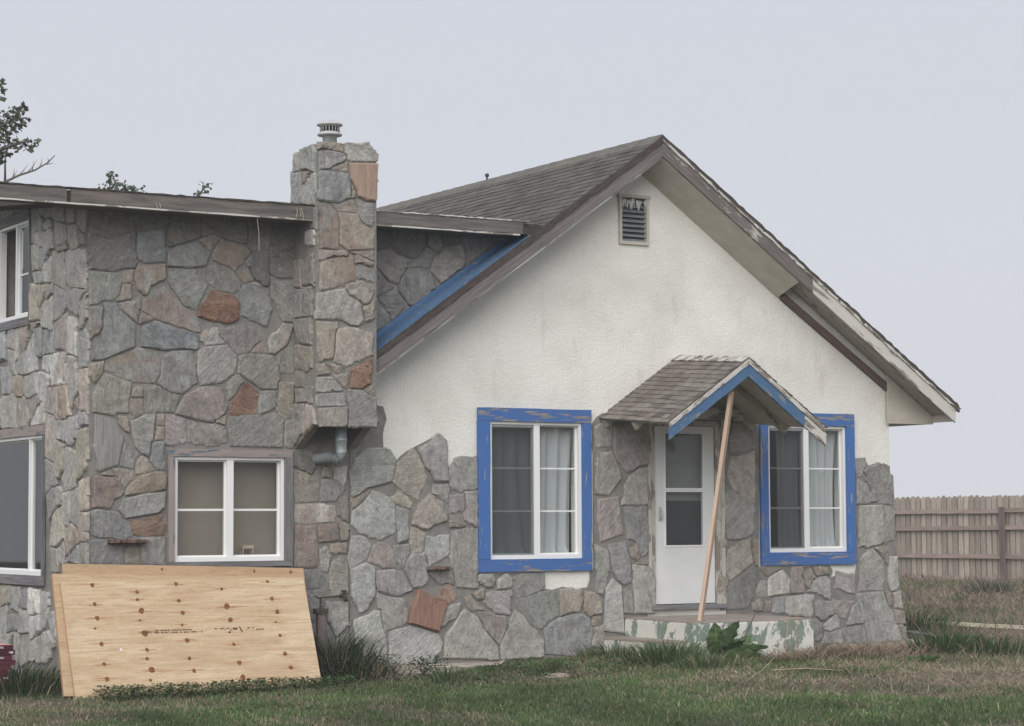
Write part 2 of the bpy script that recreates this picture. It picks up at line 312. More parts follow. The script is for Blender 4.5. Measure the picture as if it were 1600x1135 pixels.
k = NT('knot_wood'); n1 = k.noise(k.coord((1,1,1)), 60, 4); k.col(k.ramp(n1, [(.3, lin((92,58,36))), (.7, lin((150,98,62)))])); k.rough(.7); M['knot'] = k.m
k = NT('grain_streak'); k.col(k.ramp(k.noise(k.coord((3,1,60)), 3, 4), [(.3, lin((150,110,78))), (.7, lin((188,146,106)))])); M['streak'] = k.m
k = NT('stamp_ink'); k.col(k.ramp(k.noise(k.coord(), 80, 3), [(.3, lin((74,56,44))), (.7, lin((120,92,70)))])); M['ink'] = k.m
k = NT('maroon_carton'); oi = k.n('ShaderNodeObjectInfo'); k.col(k.mix(1.0, k.ramp(k.noise(k.coord((1,1,6)), 5, 5), [(.3, lin((70,34,40))), (.7, lin((98,50,56)))]), k.ramp(oi.outputs['Random'], [(0,.7),(1,1.25)]), 'MULTIPLY')); k.rough(.6); M['carton'] = k.m
k = NT('pink_carton_top'); k.col(k.ramp(k.noise(k.coord(), 4, 4), [(.3, lin((196,140,136))), (.7, lin((216,166,160)))])); M['carton_top'] = k.m
k = NT('paper_label'); k.col(k.ramp(k.noise(k.coord((1,1,4)), 50, 3), [(.44, lin((120,104,108))), (.52, lin((214,206,208)))])); M['label'] = k.m
M['fence'] = wood('fence_picket_wood', lin((142,131,119)), lin((196,186,173)), (14,14,1.2), .28, lin((168,153,139)))
M['rail'] = wood('fence_rail_wood', lin((136,118,110)), lin((176,158,149)), (1,16,16), .12)
M['post'] = wood('fence_post_wood', lin((96,86,84)), lin((126,114,110)), (10,10,1), .1)
k = NT('pale_timber'); k.col(k.ramp(k.noise(k.coord((1,8,8)), 3, 4), [(.3, lin((222,212,186))), (.7, lin((240,232,210)))])); M['pale'] = k.m
def vcol(name, rough=.8, tl=.35):
    k = NT(name); a = k.n('ShaderNodeAttribute'); a.attribute_name = 'col'; k.col(a.outputs['Color']); k.rough(rough)
    if tl:
        t = k.n('ShaderNodeBsdfTranslucent'); k.l(a.outputs['Color'], t.inputs[0]); mx = k.n('ShaderNodeMixShader'); mx.inputs[0].default_value = tl
        k.l(k.b.outputs[0], mx.inputs[1]); k.l(t.outputs[0], mx.inputs[2]); k.l(mx.outputs[0], k.t.nodes['Material Output'].inputs[0])
    return k.m
M['blade'] = vcol('grass_blade'); M['leaf'] = vcol('leaf', .6, .2); M['dry'] = vcol('dry_stem', .9, 0)
k = NT('bark'); k.col(k.ramp(k.noise(k.coord((4,4,1)), 4, 6), [(.3, lin((84,78,72))), (.7, lin((124,116,108)))])); M['bark'] = k.m
k = NT('straw_stalk'); k.col(k.ramp(k.noise(k.coord(), 9, 4), [(.3, lin((158,136,112))), (.7, lin((196,176,150)))])); M['straw'] = k.m
k = NT('ground_soil'); a = k.n('ShaderNodeAttribute'); a.attribute_name = 'col'; n1 = k.noise(k.coord((1,1,1),'World'), 7, 9, .75); n2 = k.noise(k.coord((1,1,1),'World'), 55, 5, .7)
c = k.mix(1.0, a.outputs['Color'], k.ramp(n1, [(.3,.6),(.7,1.35)]), 'MULTIPLY'); c = k.mix(1.0, c, k.ramp(n2, [(.3,.65),(.7,1.3)]), 'MULTIPLY'); k.col(c); k.bump(n2, .9, .03); k.rough(1); M['ground'] = k.m

STONES = """
F p 1936,121 1938,110 1954,75 1954,67 1962,53 1973,5 1978,-2 2032,-7 2085,1 2067,40 2059,46 2051,75 2035,91 2021,125
F p 938,-2 936,25 901,65 885,91 854,110 843,102 822,72 803,56 803,14 798,9 800,6 912,0 914,-3
F b 1058,6 1155,-3 1160,6 1176,16 1182,43 1182,59 1178,62 1174,83 1149,93 1134,93 1098,86 1072,75 1066,67 1054,62
F k 1338,526 1243,515 1242,456 1251,432 1262,424 1274,408 1293,411 1310,422 1339,427 1336,437 1339,470
F p 669,-5 774,-3 786,14 795,22 795,30 800,37 787,59 728,77 717,78 714,75 682,70 669,65
L g 133,851 113,855 101,849 59,851 41,846 25,846 16,824 11,821 10,806 8,803 11,798 11,786 16,783 16,765 101,774 112,779 124,790 127,803 134,807 134,827 131,828
F g 1547,363 1544,360 1547,341 1544,328 1552,296 1554,257 1558,253 1586,253 1610,256 1627,264 1637,275 1634,313 1638,317 1638,326 1632,336 1594,358 1589,357 1573,369
F g 886,152 888,163 883,171 883,182 886,184 891,213 888,221 888,283 856,285 821,278 818,227 814,222 819,214 821,198 824,198 832,157
F g 581,350 595,355 614,369 672,382 680,400 686,430 670,453 666,451 662,456 613,454 600,448 595,438 584,432 584,422 574,403 579,368 578,355
F p 1053,1 1054,33 1051,41 1040,49 1035,59 1022,65 1002,91 984,102 978,102 966,85 963,67 942,32 942,-2 1010,-3 1016,0 1045,-2
F p 685,275 683,336 669,350 653,358 630,365 608,339 581,320 578,293 597,275 616,270 621,264 634,264 645,259
F p 666,-7 661,57 653,73 646,112 632,112 621,104 586,94 584,78 589,64 587,27 594,-5 618,-8 626,-5 645,-8
F g 294,507 302,472 302,454 387,454 392,451 395,454 419,453 422,457 424,504 427,509 403,525 346,517 342,513 306,512
F p 2021,334 1949,333 1947,254 1949,254 1950,245 1949,245 1949,238 1946,237 1946,232 1952,235 1962,235 1973,229 1982,233 2014,238 2029,246 2026,305 2024,305 2024,323 2022,323
L g 175,58 177,47 188,40 197,24 207,22 213,16 221,16 223,12 237,12 248,9 263,12 267,9 283,9 299,15 307,14 309,10 325,14 322,22 325,30 322,51 304,59 295,59 291,63 275,65 261,65 254,68 254,70 247,70 241,76 219,76 213,80 199,72 189,63
F t 1635,339 1640,373 1637,400 1640,421 1637,430 1638,461 1590,448 1568,446 1557,403 1565,390 1565,382 1574,371 1626,341
F d 96,885 78,883 38,865 -6,875 -8,854 -3,829 -8,824 -8,816 -3,811 -3,803 51,800 70,808 93,809 98,821 93,869
F g 1944,126 1965,126 1971,129 2021,128 2022,131 2026,198 1990,230 1974,225 1971,219 1962,216 1950,203 1949,150 1942,136
F d 2058,334 2061,339 2058,406 2042,414 2016,437 2008,437 1998,430 1979,429 1966,416 1973,403 1971,392 1990,369 1995,358 2011,344 2010,337
L o 428,502 481,504 483,501 499,502 505,500 505,502 518,503 521,527 520,554 523,555 520,575 464,575 460,579 435,575 431,569
F d 451,808 450,832 446,833 450,846 448,894 443,904 448,910 448,926 421,926 416,923 400,926 394,917 395,897 389,857 390,813 413,805
F d 1536,91 1611,93 1629,117 1635,144 1651,160 1648,177 1642,187 1632,189 1627,182 1611,179 1594,166 1562,153
F b 3,621 26,622 94,651 96,696 69,717 54,736 26,736 29,731 29,702 27,685 22,675 24,661 16,653
F gr 29,601 46,598 58,590 90,579 139,579 150,603 150,619 147,632 134,648 96,649 93,645 34,624
F b 982,126 984,112 989,104 998,99 1016,77 1038,61 1050,61 1062,75 1093,89 1088,142 1074,142 1070,145 1043,144 1037,139
L p 58,438 59,429 56,424 55,411 57,405 56,396 67,371 127,362 131,369 137,371 141,381 152,387 151,390 137,399 131,420 128,450 125,453 122,450 107,452 77,443 69,444 67,441
C p 446,714 488,714 493,716 508,714 528,704 544,703 554,709 559,715 552,741 553,747 544,757 539,757 523,765 515,780 478,774 468,769 450,768 449,733 445,728
F gr 237,685 237,696 229,717 213,731 198,737 184,752 179,752 157,777 149,769 141,769 126,753 110,744 109,725 136,709 160,701 166,702 190,693 197,694 219,686
F p 1346,88 1349,89 1350,110 1349,147 1354,161 1346,182 1346,193 1290,200 1290,187 1293,185 1290,158 1294,134 1294,89
F k 182,518 235,505 266,502 267,507 272,507 291,521 298,537 293,542 285,573 248,576 232,573 229,568 202,558
F p 238,577 283,584 310,603 317,617 318,641 312,643 296,662 243,656 229,645 232,632 229,622 230,597
F g 218,648 173,646 158,638 152,624 150,595 142,577 170,563 198,558 219,576 230,581 227,621
L g 179,476 179,497 175,508 158,510 154,508 149,509 148,507 136,507 113,509 105,513 70,512 58,515 53,515 52,512 52,496 49,488 53,484 55,474 61,468 76,466 77,460 86,454 104,455 123,464 133,462 137,466 172,470 178,472
C t 488,627 520,618 523,621 529,621 539,630 548,630 562,638 575,642 577,645 582,644 578,648 581,685 577,690 560,692 544,699 518,701 510,697 498,697 494,686 493,651 490,636 491,630
F t 739,345 744,363 747,363 758,381 760,395 755,405 755,417 744,432 742,440 728,454 722,454 710,440 685,422 683,401 675,385 706,360
F b 1266,329 1277,257 1288,257 1309,243 1307,221 1314,222 1314,216 1326,219 1333,229 1326,237 1334,237 1338,248 1342,251 1339,269 1336,270 1338,283 1330,329 1315,331 1309,326 1283,331
L t 254,791 256,782 266,770 290,749 286,724 352,725 351,761 347,766 347,780 343,786 344,794 340,807 337,804 325,804 319,801 296,800 277,795 261,796
F o 322,641 318,605 371,573 408,574 410,587 414,592 414,608 411,629 398,643 344,645
F kp 1253,353 1198,347 1195,302 1205,251 1266,269
F k 1563,457 1595,453 1619,462 1640,465 1638,493 1642,517 1638,533 1603,533 1570,537 1570,507 1563,486 1566,465
F M 736,155 734,144 720,115 714,83 786,62 786,70 790,75 808,123 802,128 789,129 782,139 774,137 747,153
F b 232,653 230,680 222,685 171,694 147,704 139,704 130,697 122,699 109,691 106,672 107,653 110,651 158,646 202,651 227,649
F s 11,515 11,457 8,449 16,424 14,403 21,400 61,413 72,467 56,502
F p 1235,169 1216,147 1211,53 1266,45 1259,152
F o 6,518 48,512 54,512 56,517 82,518 82,545 86,552 88,579 29,597 6,555
L t 191,423 236,432 245,438 243,442 245,444 244,500 247,502 242,506 244,513 243,527 189,518 184,512 188,428
F g 1189,358 1227,355 1261,393 1256,416 1237,456 1229,453 1202,453 1195,456 1197,441 1192,424 1194,400 1190,397
F g 768,845 717,843 706,829 693,805 693,793 718,763 725,761 746,774 762,779 771,789 773,797 784,803 779,824
C tr 499,937 503,918 503,871 521,859 582,864 584,866 582,885 584,888 586,909 575,908 566,913 559,913 552,919 544,939 541,937
L t 203,251 201,284 197,297 199,304 195,309 195,315 181,324 135,335 133,304 125,292 122,268 163,251
F b 384,704 397,739 387,781 376,784 370,792 360,795 331,790 323,774 325,723 341,720 344,715 358,713 376,704
F g 813,384 810,417 811,456 806,473 800,478 800,483 789,489 773,478 770,470 739,456 739,448 758,413 768,405 779,385
L wr 224,646 202,646 200,648 191,646 179,648 164,645 154,648 135,647 136,633 143,616 143,598 148,588 146,581 163,580 165,578 170,580 205,579 215,602 214,605 221,627
F t 1624,259 1616,254 1589,249 1578,238 1570,238 1565,232 1558,230 1552,209 1550,182 1563,158 1629,198 1622,245
L t 57,378 57,390 52,410 55,435 57,437 56,453 58,455 56,470 51,474 47,485 35,484 34,486 26,486 21,484 15,488 3,486 1,484 1,455 -4,425 3,418 3,412 10,404 19,401 31,392 37,392 41,386 47,386
C g 521,572 520,551 523,537 522,493 541,491 546,493 588,493 588,503 593,505 588,518 588,557 581,555 552,571
F g 1338,419 1310,417 1285,400 1269,376 1269,353 1262,345 1262,334 1326,334 1334,337
F g 165,813 165,785 170,774 179,768 198,739 226,731 253,785 226,805 226,811 221,814
L g 135,774 193,789 208,797 207,842 205,843 206,861 187,858 175,850 151,854 141,852 137,849 137,833 140,828 136,826 139,819 135,806 136,800 134,798
L k 194,656 194,712 157,717 148,722 125,726 122,706 119,705 117,682 121,652 127,648 159,654
F g 354,97 376,93 435,93 440,109 437,123 442,144 440,153 355,149
F g 885,437 850,440 832,437 818,416 814,405 818,374 822,368 848,361 850,366 877,366 888,371
F d 666,921 672,897 680,883 693,873 718,865 730,864 741,870 760,893 762,933 715,926 682,926
F p 600,107 619,115 619,120 624,129 627,131 629,137 632,139 635,145 634,203 614,213 600,209 582,200 578,200 579,142 582,139 584,131 587,129 587,125 592,121 597,109
F t 851,905 810,894 779,865 771,840 797,814 813,822 818,830 827,833 834,841 848,848 859,862
C tr 458,773 490,779 504,786 511,785 515,791 540,798 538,801 535,847 532,851 527,851 521,846 499,845 494,841 468,839 460,835 456,785
F kr 446,205 490,203 501,206 504,222 501,283 498,291 467,289 459,293 450,289
F R 230,718 262,709 274,710 293,705 310,709 322,717 320,736 323,750 309,766 261,774 250,753 232,734
F g 181,152 186,99 190,94 194,96 230,96 230,97 253,96 254,97 259,93 261,96 269,97 269,141 272,145 250,147 246,150 222,149 219,152 189,152 189,153
F g 355,46 354,-5 387,-8 430,-7 435,-11 442,-10 437,1 438,51 413,46
F d 339,872 338,928 237,926 238,883 266,891 293,880
C b 450,963 455,959 502,957 517,967 527,969 527,1010 523,1020 512,1022 456,1022 452,1011 455,983 451,978
L g 206,714 206,725 201,734 205,742 205,756 200,767 202,770 202,786 200,789 193,789 169,779 155,778 154,776 147,776 136,771 133,771 130,774 125,773 127,742 129,736 160,718
L t 430,568 416,566 379,567 371,563 369,555 352,537 349,531 350,527 345,527 341,519 358,501 370,503 385,501 391,504 422,502 424,506
D t 3,668 -24,666 -66,659 -89,659 -86,651 -86,614 -74,614 -66,608 -54,606 -32,615 -11,616 2,622 4,638 2,642
C S 586,965 589,974 589,1005 592,1009 589,1016 592,1044 589,1047 523,1043 528,1009 542,984 544,974 564,966 577,967
F d -5,931 -5,910 2,901 -3,888 0,875 37,867 77,886 78,897 74,923 66,931
L g 93,530 101,544 110,568 112,590 110,615 111,628 115,632 111,638 80,634 64,629 67,622 62,610 63,599 59,596 58,561 80,543 88,531
F g 451,715 450,755 454,768 450,784 451,801 390,800 394,763 405,749 413,725 422,715
F b 1221,246 1230,221 1237,187 1248,166 1266,152 1286,160 1283,174 1286,193 1272,251
C kr 500,859 502,899 496,937 474,957 454,955 451,953 454,926 451,923 452,907 450,905 452,901 450,869 452,867 454,859 469,861
F t 723,293 747,283 763,281 778,291 806,299 810,302 810,317 803,325 802,339 781,347 778,353 766,360 754,345 749,345 746,339 738,336 736,323 728,312
L p 481,124 478,110 482,98 483,60 489,54 500,51 511,33 536,33 537,68 539,74 537,81 539,88 537,95 539,100 538,110 523,116
F g 94,93 80,153 -2,141 -2,109 2,99 29,102 86,97 90,93
F g 538,13 542,54 523,89 512,93 496,91 493,86 488,86 482,91 478,80 483,70 482,53 486,14 518,9
F b 93,273 90,285 74,301 62,320 19,326 2,321 0,296 3,289 0,281 6,275 22,269 51,269 58,265 74,265
F g 638,150 637,139 643,117 650,112 659,65 666,70 702,78 712,85 714,107 707,133 698,137 659,141
F k 638,877 637,845 669,813 693,806 696,821 706,829 710,841 715,845 714,853 725,862 683,873 675,883
F g -3,-3 67,-3 70,0 94,0 96,3 82,46 29,40 6,40 3,43
L p 365,614 364,668 352,681 326,699 316,687 304,647 299,642 303,629 302,622 303,620 315,617
F p 1722,81 1734,73 1771,72 1797,65 1806,75 1803,109 1808,112 1808,121 1779,123 1725,117
F g 8,45 10,43 45,45 45,46 88,49 85,70 90,78 90,91 85,94 11,101 10,99 10,78 8,78 8,64 10,64
L g 320,909 319,911 268,911 265,905 219,909 209,890 205,866 224,864 238,856 248,857 262,875 289,876 292,880 297,880 301,886 317,888 320,891
L b 7,608 28,609 46,606 50,614 50,624 57,634 57,653 59,656 57,672 51,682 37,684 21,683 17,686 3,671 -4,669 -2,664 -2,645 2,640 2,626
L p 208,695 225,698 225,700 236,702 260,704 262,706 268,702 269,708 274,713 275,724 273,734 277,737 271,756 254,761 231,762 212,768 207,725 208,706 206,698
F g 162,817 211,816 246,822 258,851 227,872 200,862 184,861 163,846
D g 0,720 -83,719 -84,690 -88,686 -83,669 -84,662 -27,669 -22,672 -22,678 -16,684 -14,694 -9,698 -8,707 -3,711
L tr 164,578 127,579 115,576 100,537 100,526 97,516 110,513 113,515 118,513 124,514 125,510 139,508 151,510 153,515 161,515 166,525
D g 3,452 4,458 1,470 3,488 1,491 4,492 6,497 3,512 6,543 3,545 -4,543 -11,545 -15,542 -27,544 -52,543 -54,534 -52,530 -50,492 -38,480 -28,477 -14,462 -4,459
F k 208,507 210,461 219,461 227,456 248,456 251,453 264,453 264,454 277,454 283,459 296,461 299,467 296,489 294,489 294,494 291,496 277,497 270,501 254,499 254,501 243,501 238,504
L b 560,640 532,640 512,636 490,639 487,636 483,629 469,621 467,597 463,586 466,576 520,579 524,591 529,597 531,611
L p 244,536 254,551 266,551 280,561 281,567 290,568 291,573 297,572 299,605 293,614 285,615 278,611 263,614 250,609 242,610 226,606 221,598 225,590 224,584 232,574
L p 111,718 68,711 65,694 70,683 65,674 65,633 109,641 115,641 118,638 122,640 122,645 117,650 115,671 116,705
F b 154,893 98,881 96,835 104,825 109,825 112,821 158,825 160,854 157,854 158,870
F g 352,147 350,145 323,147 323,145 315,145 310,142 274,144 272,142 272,112 270,112 272,96 290,93 290,94 298,94 298,96 330,96 330,97 349,99
F g 637,195 637,166 642,152 682,141 699,141 702,145 726,152 701,192 683,195 682,198
L g 383,570 379,611 346,611 333,615 320,614 314,616 310,614 307,616 307,606 302,593 301,568 344,561 370,564 377,572
L o 394,-4 382,58 385,64 379,66 329,68 327,59 327,12 339,8 352,6 357,3 364,4 364,2 376,-2
L k 166,510 179,512 187,519 237,528 239,539 233,556 231,574 224,579 215,576 208,579 207,575 201,578 170,578 167,563 169,518 165,514
F g -2,731 14,733 27,741 48,742 59,753 67,787 50,798 -3,798
F p 162,360 117,357 69,345 62,325 77,307 147,318 160,329
F g 261,46 259,81 258,81 258,89 253,94 187,93 182,97 179,46 205,46 205,45 208,46 216,46 216,45 229,45 229,46 258,45
L g 341,890 340,909 343,911 341,932 344,938 341,965 344,968 344,977 340,981 333,981 332,978 325,980 316,974 309,972 301,959 292,954 284,941 278,938 278,927 283,911 321,912 321,906 325,902
F k 280,694 282,677 288,673 290,670 293,670 318,643 346,648 350,653 350,656 362,667 365,667 371,675 368,683 363,686 358,699 347,701 347,702 336,702 336,704 307,702 294,696
F wr 448,296 491,294 491,296 501,296 501,297 542,299 541,307 544,309 544,331 536,333 536,334 523,334 517,337 450,336 450,325 448,325 450,297
F g 184,43 186,41 186,30 184,30 186,-2 222,-3 222,-5 237,-3 237,-5 250,-5 250,-7 264,-8 264,9 262,11 264,11 266,27 264,27 262,41
L b 560,722 533,718 517,718 513,720 501,718 501,714 505,712 505,700 501,694 503,654 511,657 529,653 559,654 559,694 562,704
F g 357,91 355,94 262,91 261,81 259,81 262,49 264,51 293,51 293,49 322,51 325,54 346,56
L tr 115,232 113,238 117,244 116,254 119,263 117,290 103,290 95,296 83,299 59,290 55,284 41,280 37,269 40,258 74,244 86,243 92,237
L w 268,162 267,112 298,111 308,107 326,106 340,117 338,122 338,142 333,156 334,161 331,165 293,161
F gr 350,859 344,859 341,865 331,870 280,880 261,848 262,835 296,824 312,814 323,827 333,832 333,840 339,843
L g 170,378 184,374 200,375 242,359 244,364 244,380 242,390 243,405 241,408 243,414 242,424 245,430 235,432 185,416 181,410 179,398 175,387 169,384
L g 14,765 16,759 39,744 44,729 53,716 61,712 61,714 71,717 80,723 86,723 105,735 115,762 117,778 106,772 71,771 29,764
L t 2,514 5,514 15,522 40,522 45,526 43,536 43,557 45,562 43,568 46,588 43,592 43,605 3,606 -1,574 5,562 -1,554 3,542
F g -2,265 2,217 42,217 53,214 72,216 75,219 72,257 50,265
L t 183,472 164,467 163,465 158,466 149,461 127,459 127,455 130,454 134,416 137,406 154,390 171,388 181,414 185,418 185,470
F g 1056,184 1002,185 978,177 974,174 978,168 976,153 982,145 986,131 992,129 1058,149
D p 15,1035 10,1035 6,1029 -18,1029 -23,1026 -33,1029 -36,1010 -36,964 -30,958 -21,962 -3,962 8,968 19,968 15,996 19,1010
F t 446,411 445,408 445,401 448,395 446,392 446,361 448,361 450,339 504,341 504,368 507,374 507,385 504,385 501,390 498,390 493,395 485,395 478,400 472,400 470,403 454,406
F k 867,864 878,867 885,875 896,878 901,886 933,902 926,913 926,929 922,934 914,934 907,929 882,929 872,925 856,926 851,923 858,894 864,888 862,880
F g 90,40 98,1 102,5 126,1 176,6 171,22 173,37 166,51 130,45 101,45
F d 171,929 125,928 115,931 80,928 77,925 80,888 115,886 138,889 154,899 158,897 171,912
F g 1210,129 1219,155 1221,171 1226,176 1224,184 1230,187 1226,227 1224,232 1184,248 1192,213 1190,193 1195,185 1189,142 1192,136 1206,134
L g 37,288 44,288 51,293 63,293 88,303 86,326 89,359 83,358 77,363 68,364 59,369 41,369
F o 195,555 166,561 160,566 155,566 149,573 142,573 142,574 136,574 130,569 125,569 115,563 115,549 114,549 115,520 117,518 139,518 139,520 158,520 158,521 181,520 182,529
F g 264,48 266,37 267,37 267,16 269,16 270,6 286,6 286,5 296,5 296,3 309,3 312,0 331,0 331,-2 342,-3 344,0 344,8 342,8 344,43 320,45 315,48 312,46
D p -96,1018 -100,1011 -101,975 -95,968 -94,952 -92,950 -75,953 -54,951 -46,953 -44,957 -38,954 -39,999 -48,998 -65,1010 -74,1008 -87,1017
D k -98,782 -77,788 -56,786 -40,789 -36,837 -40,840 -52,840 -58,844 -68,844 -81,850 -88,849 -93,851 -95,846 -93,836 -95,833 -94,825 -98,803 -98,791 -95,788
F g 258,835 250,816 250,793 253,787 274,774 291,771 312,769 322,776 328,790 310,814
F g 98,101 112,99 117,102 120,99 131,99 181,104 176,147 134,141 122,142 99,136 101,131 96,123
F g 752,233 747,230 722,230 710,216 706,195 726,157 746,158 758,165 763,174 760,195 765,198 765,203 758,211
F kr 5,328 26,329 35,325 45,325 53,345 69,352 72,357 75,357 75,360 69,365 67,371 62,374 58,384 53,385 51,389 22,390 22,392 10,390 8,347 6,347
F t 1096,88 1126,96 1144,94 1147,97 1158,125 1154,133 1152,149 1139,147 1125,152 1120,149 1094,147
F dr 237,910 173,912 162,894 160,859 168,856 235,880
D p -32,1076 -48,1074 -50,1077 -70,1076 -82,1078 -93,1074 -96,1077 -100,1059 -96,1019 -80,1022 -69,1028 -33,1031 -35,1062
F d 389,929 382,926 362,926 362,925 349,926 349,928 342,926 341,867 346,861 358,859 358,861 389,864 390,883 392,883 392,896 390,896 392,923
F g 94,57 171,53 171,64 174,65 171,72 171,99 96,91
L g 397,118 388,120 383,116 341,117 337,108 329,106 328,86 331,76 328,72 331,69 394,66 398,71 395,94
F R 301,520 304,517 322,517 326,520 362,521 365,557 368,560 365,569 339,587 333,585 333,581 310,553 301,529
L g 200,923 136,909 129,891 129,879 133,872 141,869 177,870 189,868 194,873 195,880 203,888
C t 455,626 462,627 464,631 480,631 488,636 493,699 498,702 497,709 449,710 452,671 451,644 454,643
F g 125,430 130,461 134,462 139,517 117,517 107,509 86,501 90,469 98,449 110,435 118,435
F g 346,51 434,53 434,89 360,91 354,65
F w 1672,120 1736,126 1738,158 1715,182 1677,166 1672,153
F k 882,104 904,64 939,29 962,72 955,93 938,93 925,99
L g 253,75 253,82 259,88 265,105 263,111 266,111 266,159 248,159 245,156 215,159 215,149 219,146 215,135 215,131 220,128 219,114 224,108 224,104 227,102 239,84 248,81
F t 534,142 554,144 560,147 562,150 568,150 568,149 574,150 573,213 570,213 566,219 562,221 560,225 555,225 550,221 536,216 533,211 533,203 530,200 528,187 530,187 531,157 533,157
F p 518,134 518,117 520,117 520,107 522,107 525,91 530,86 542,59 547,59 550,64 555,64 557,69 566,75 566,78 576,81 576,89 573,91 573,129 563,131 563,133 533,131 528,134
F k 974,152 971,152 970,149 962,149 962,147 917,147 912,144 906,144 904,129 899,128 899,123 912,110 920,107 928,99 968,93 968,104 970,104 968,134 974,137
F p 816,270 792,270 778,265 760,269 755,230 763,221 766,203 813,225 816,232
L k 130,905 81,903 70,899 62,891 64,886 58,867 59,855 79,852 104,852 109,855 118,866 127,868 129,872 127,894
D g -39,785 -87,783 -86,768 -92,756 -86,746 -89,731 -88,720 -36,722 -39,762 -41,766
F g 106,270 106,256 107,256 109,243 110,243 112,217 125,216 125,214 133,214 133,216 157,214 162,211 165,214 162,219 162,237 160,237 160,248 162,248 162,256 163,256 162,270
F pr 158,821 144,821 144,819 125,817 125,816 120,816 120,817 99,816 93,803 93,785 94,785 99,765 109,760 110,757 117,755 123,765 122,771 126,776 134,777 149,787 154,787 160,793
F tr 75,353 122,357 163,366 165,393 162,401 138,401 102,392 101,385 93,382 78,366
L g 343,983 345,977 350,975 355,962 389,962 397,964 409,960 419,966 436,966 439,970 452,969 454,977 452,986 455,988 457,1000 445,1000 434,996 425,998 419,993 385,990 361,983
F g 1891,38 1891,32 1894,25 1898,24 1898,19 1906,5 1936,3 1942,0 1960,1 1960,0 1973,-2 1968,14 1965,17 1963,37 1960,40 1958,48 1910,43 1910,41
L tr 458,586 458,591 448,604 448,614 435,614 427,617 423,614 412,615 381,608 383,605 382,592 387,567 430,569 435,576
F t 448,589 424,589 422,590 422,589 414,589 411,585 413,565 411,565 411,557 408,552 410,537 406,536 405,529 422,512 430,510 440,515 446,515 450,520 448,544 446,544
L b 399,107 400,83 404,75 412,75 416,71 439,71 481,64 477,102 459,102 455,106 437,107
L t 449,167 453,152 459,144 461,129 475,125 489,126 519,119 523,137 521,149 526,153 524,156 525,166 511,165 505,168 496,168 489,165 483,167 478,162 470,167
L p 91,363 91,334 88,334 91,306 100,292 123,293 124,297 131,300 133,360 113,359 112,362
F k 1933,120 1934,171 1915,169 1877,177 1874,145 1869,134 1883,134 1912,123
C p 511,1082 514,1063 520,1058 521,1051 528,1046 588,1050 592,1053 593,1067 588,1068 587,1074 580,1076 578,1081 572,1085 571,1092 546,1085 520,1086
L t 38,321 40,382 25,386 16,383 -4,389 -3,369 -7,354 -3,351 -3,339 -5,338 -5,327 1,323
L g 386,162 389,142 400,112 422,114 424,117 441,114 448,118 448,126 446,129 447,146 449,148 447,164 391,165
F d 387,787 390,806 384,857 350,856 338,840 339,827 346,822 352,805 358,798 368,795 376,787
F k 685,201 680,237 664,253 645,256 629,248 618,214 646,206 654,200
F d 2026,334 2027,283 2029,283 2029,267 2030,267 2029,238 2032,238 2042,248 2048,246 2048,248 2056,248 2059,251 2061,315 2059,315 2059,321 2051,323 2048,328
F g 576,201 616,221 626,249 614,265 600,270 578,269 574,232 570,225
L d 172,366 172,359 176,358 182,348 182,327 212,304 238,358 201,372 183,371
L p 332,506 327,513 317,520 308,522 289,542 273,545 268,550 255,549 245,533 248,527 244,507 248,503 322,503
L t 75,939 63,940 43,934 15,933 15,916 17,906 21,904 20,897 25,890 25,879 28,878 45,884 69,900
F g 1238,528 1235,528 1230,523 1221,521 1219,518 1208,518 1190,509 1194,464 1214,462 1218,465 1227,465 1227,464 1234,465 1240,488 1242,488 1242,502 1240,502 1242,509 1238,515
L p 266,110 266,78 275,71 287,69 290,65 298,65 303,60 315,57 323,59 328,89 327,105 297,106 275,111
F k 162,454 178,454 178,456 189,456 192,459 200,457 203,461 208,461 206,502 205,502 206,507 203,510 184,513 179,517 176,515 163,517 162,513 162,469 160,469
C k 520,535 454,531 457,493 515,493 520,499
F r 86,304 94,275 102,272 160,273 166,294 155,305 155,312 147,315 101,304
L g 217,933 209,953 200,960 193,954 166,954 134,947 136,923 139,917 145,914 191,922 193,924 201,926 205,930
F p 1789,129 1802,128 1802,126 1816,126 1822,121 1832,120 1840,112 1846,112 1856,107 1858,115 1859,115 1859,123 1858,123 1859,152 1845,166 1824,163 1814,158 1813,155 1805,153 1800,142 1795,139 1795,136
F g 2006,342 2006,345 2002,349 1998,357 1994,358 1984,368 1984,371 1981,373 1981,376 1971,387 1960,389 1958,392 1952,392 1949,395 1942,393 1942,385 1941,385 1942,336 1981,337 1984,341
L g 435,641 417,647 405,656 397,656 389,662 377,659 370,665 368,614 387,612 407,617 421,616 425,618 431,628
D g -6,576 -45,574 -60,579 -88,576 -89,573 -84,556 -87,542 -80,540 -65,545 -16,546 -11,550
L t 37,320 -2,320 -7,315 -5,284 -2,280 -4,266 1,261 32,261 37,258 37,269 33,274 39,282 37,286
L k 283,563 285,550 303,536 310,533 327,515 333,515 367,558 367,561 334,560 332,562 298,567 290,567
F p 2043,211 2040,182 2037,182 2037,149 2046,125 2061,126 2070,136 2066,174 2069,189 2067,209 2046,208
C R 578,638 571,637 560,626 551,624 550,620 542,621 538,615 534,617 528,612 530,602 526,588 526,573 552,572 575,585 572,602 576,606 578,617 576,625
F g 646,777 646,771 653,763 661,761 662,749 674,741 677,729 682,729 709,757 709,763 699,781 693,785 691,795 672,790
F k 1741,189 1738,125 1778,125 1778,152 1771,171 1776,179 1774,189
F g 1810,109 1808,96 1810,96 1811,70 1819,67 1827,59 1837,59 1846,64 1853,70 1866,72 1866,83 1864,83 1859,105
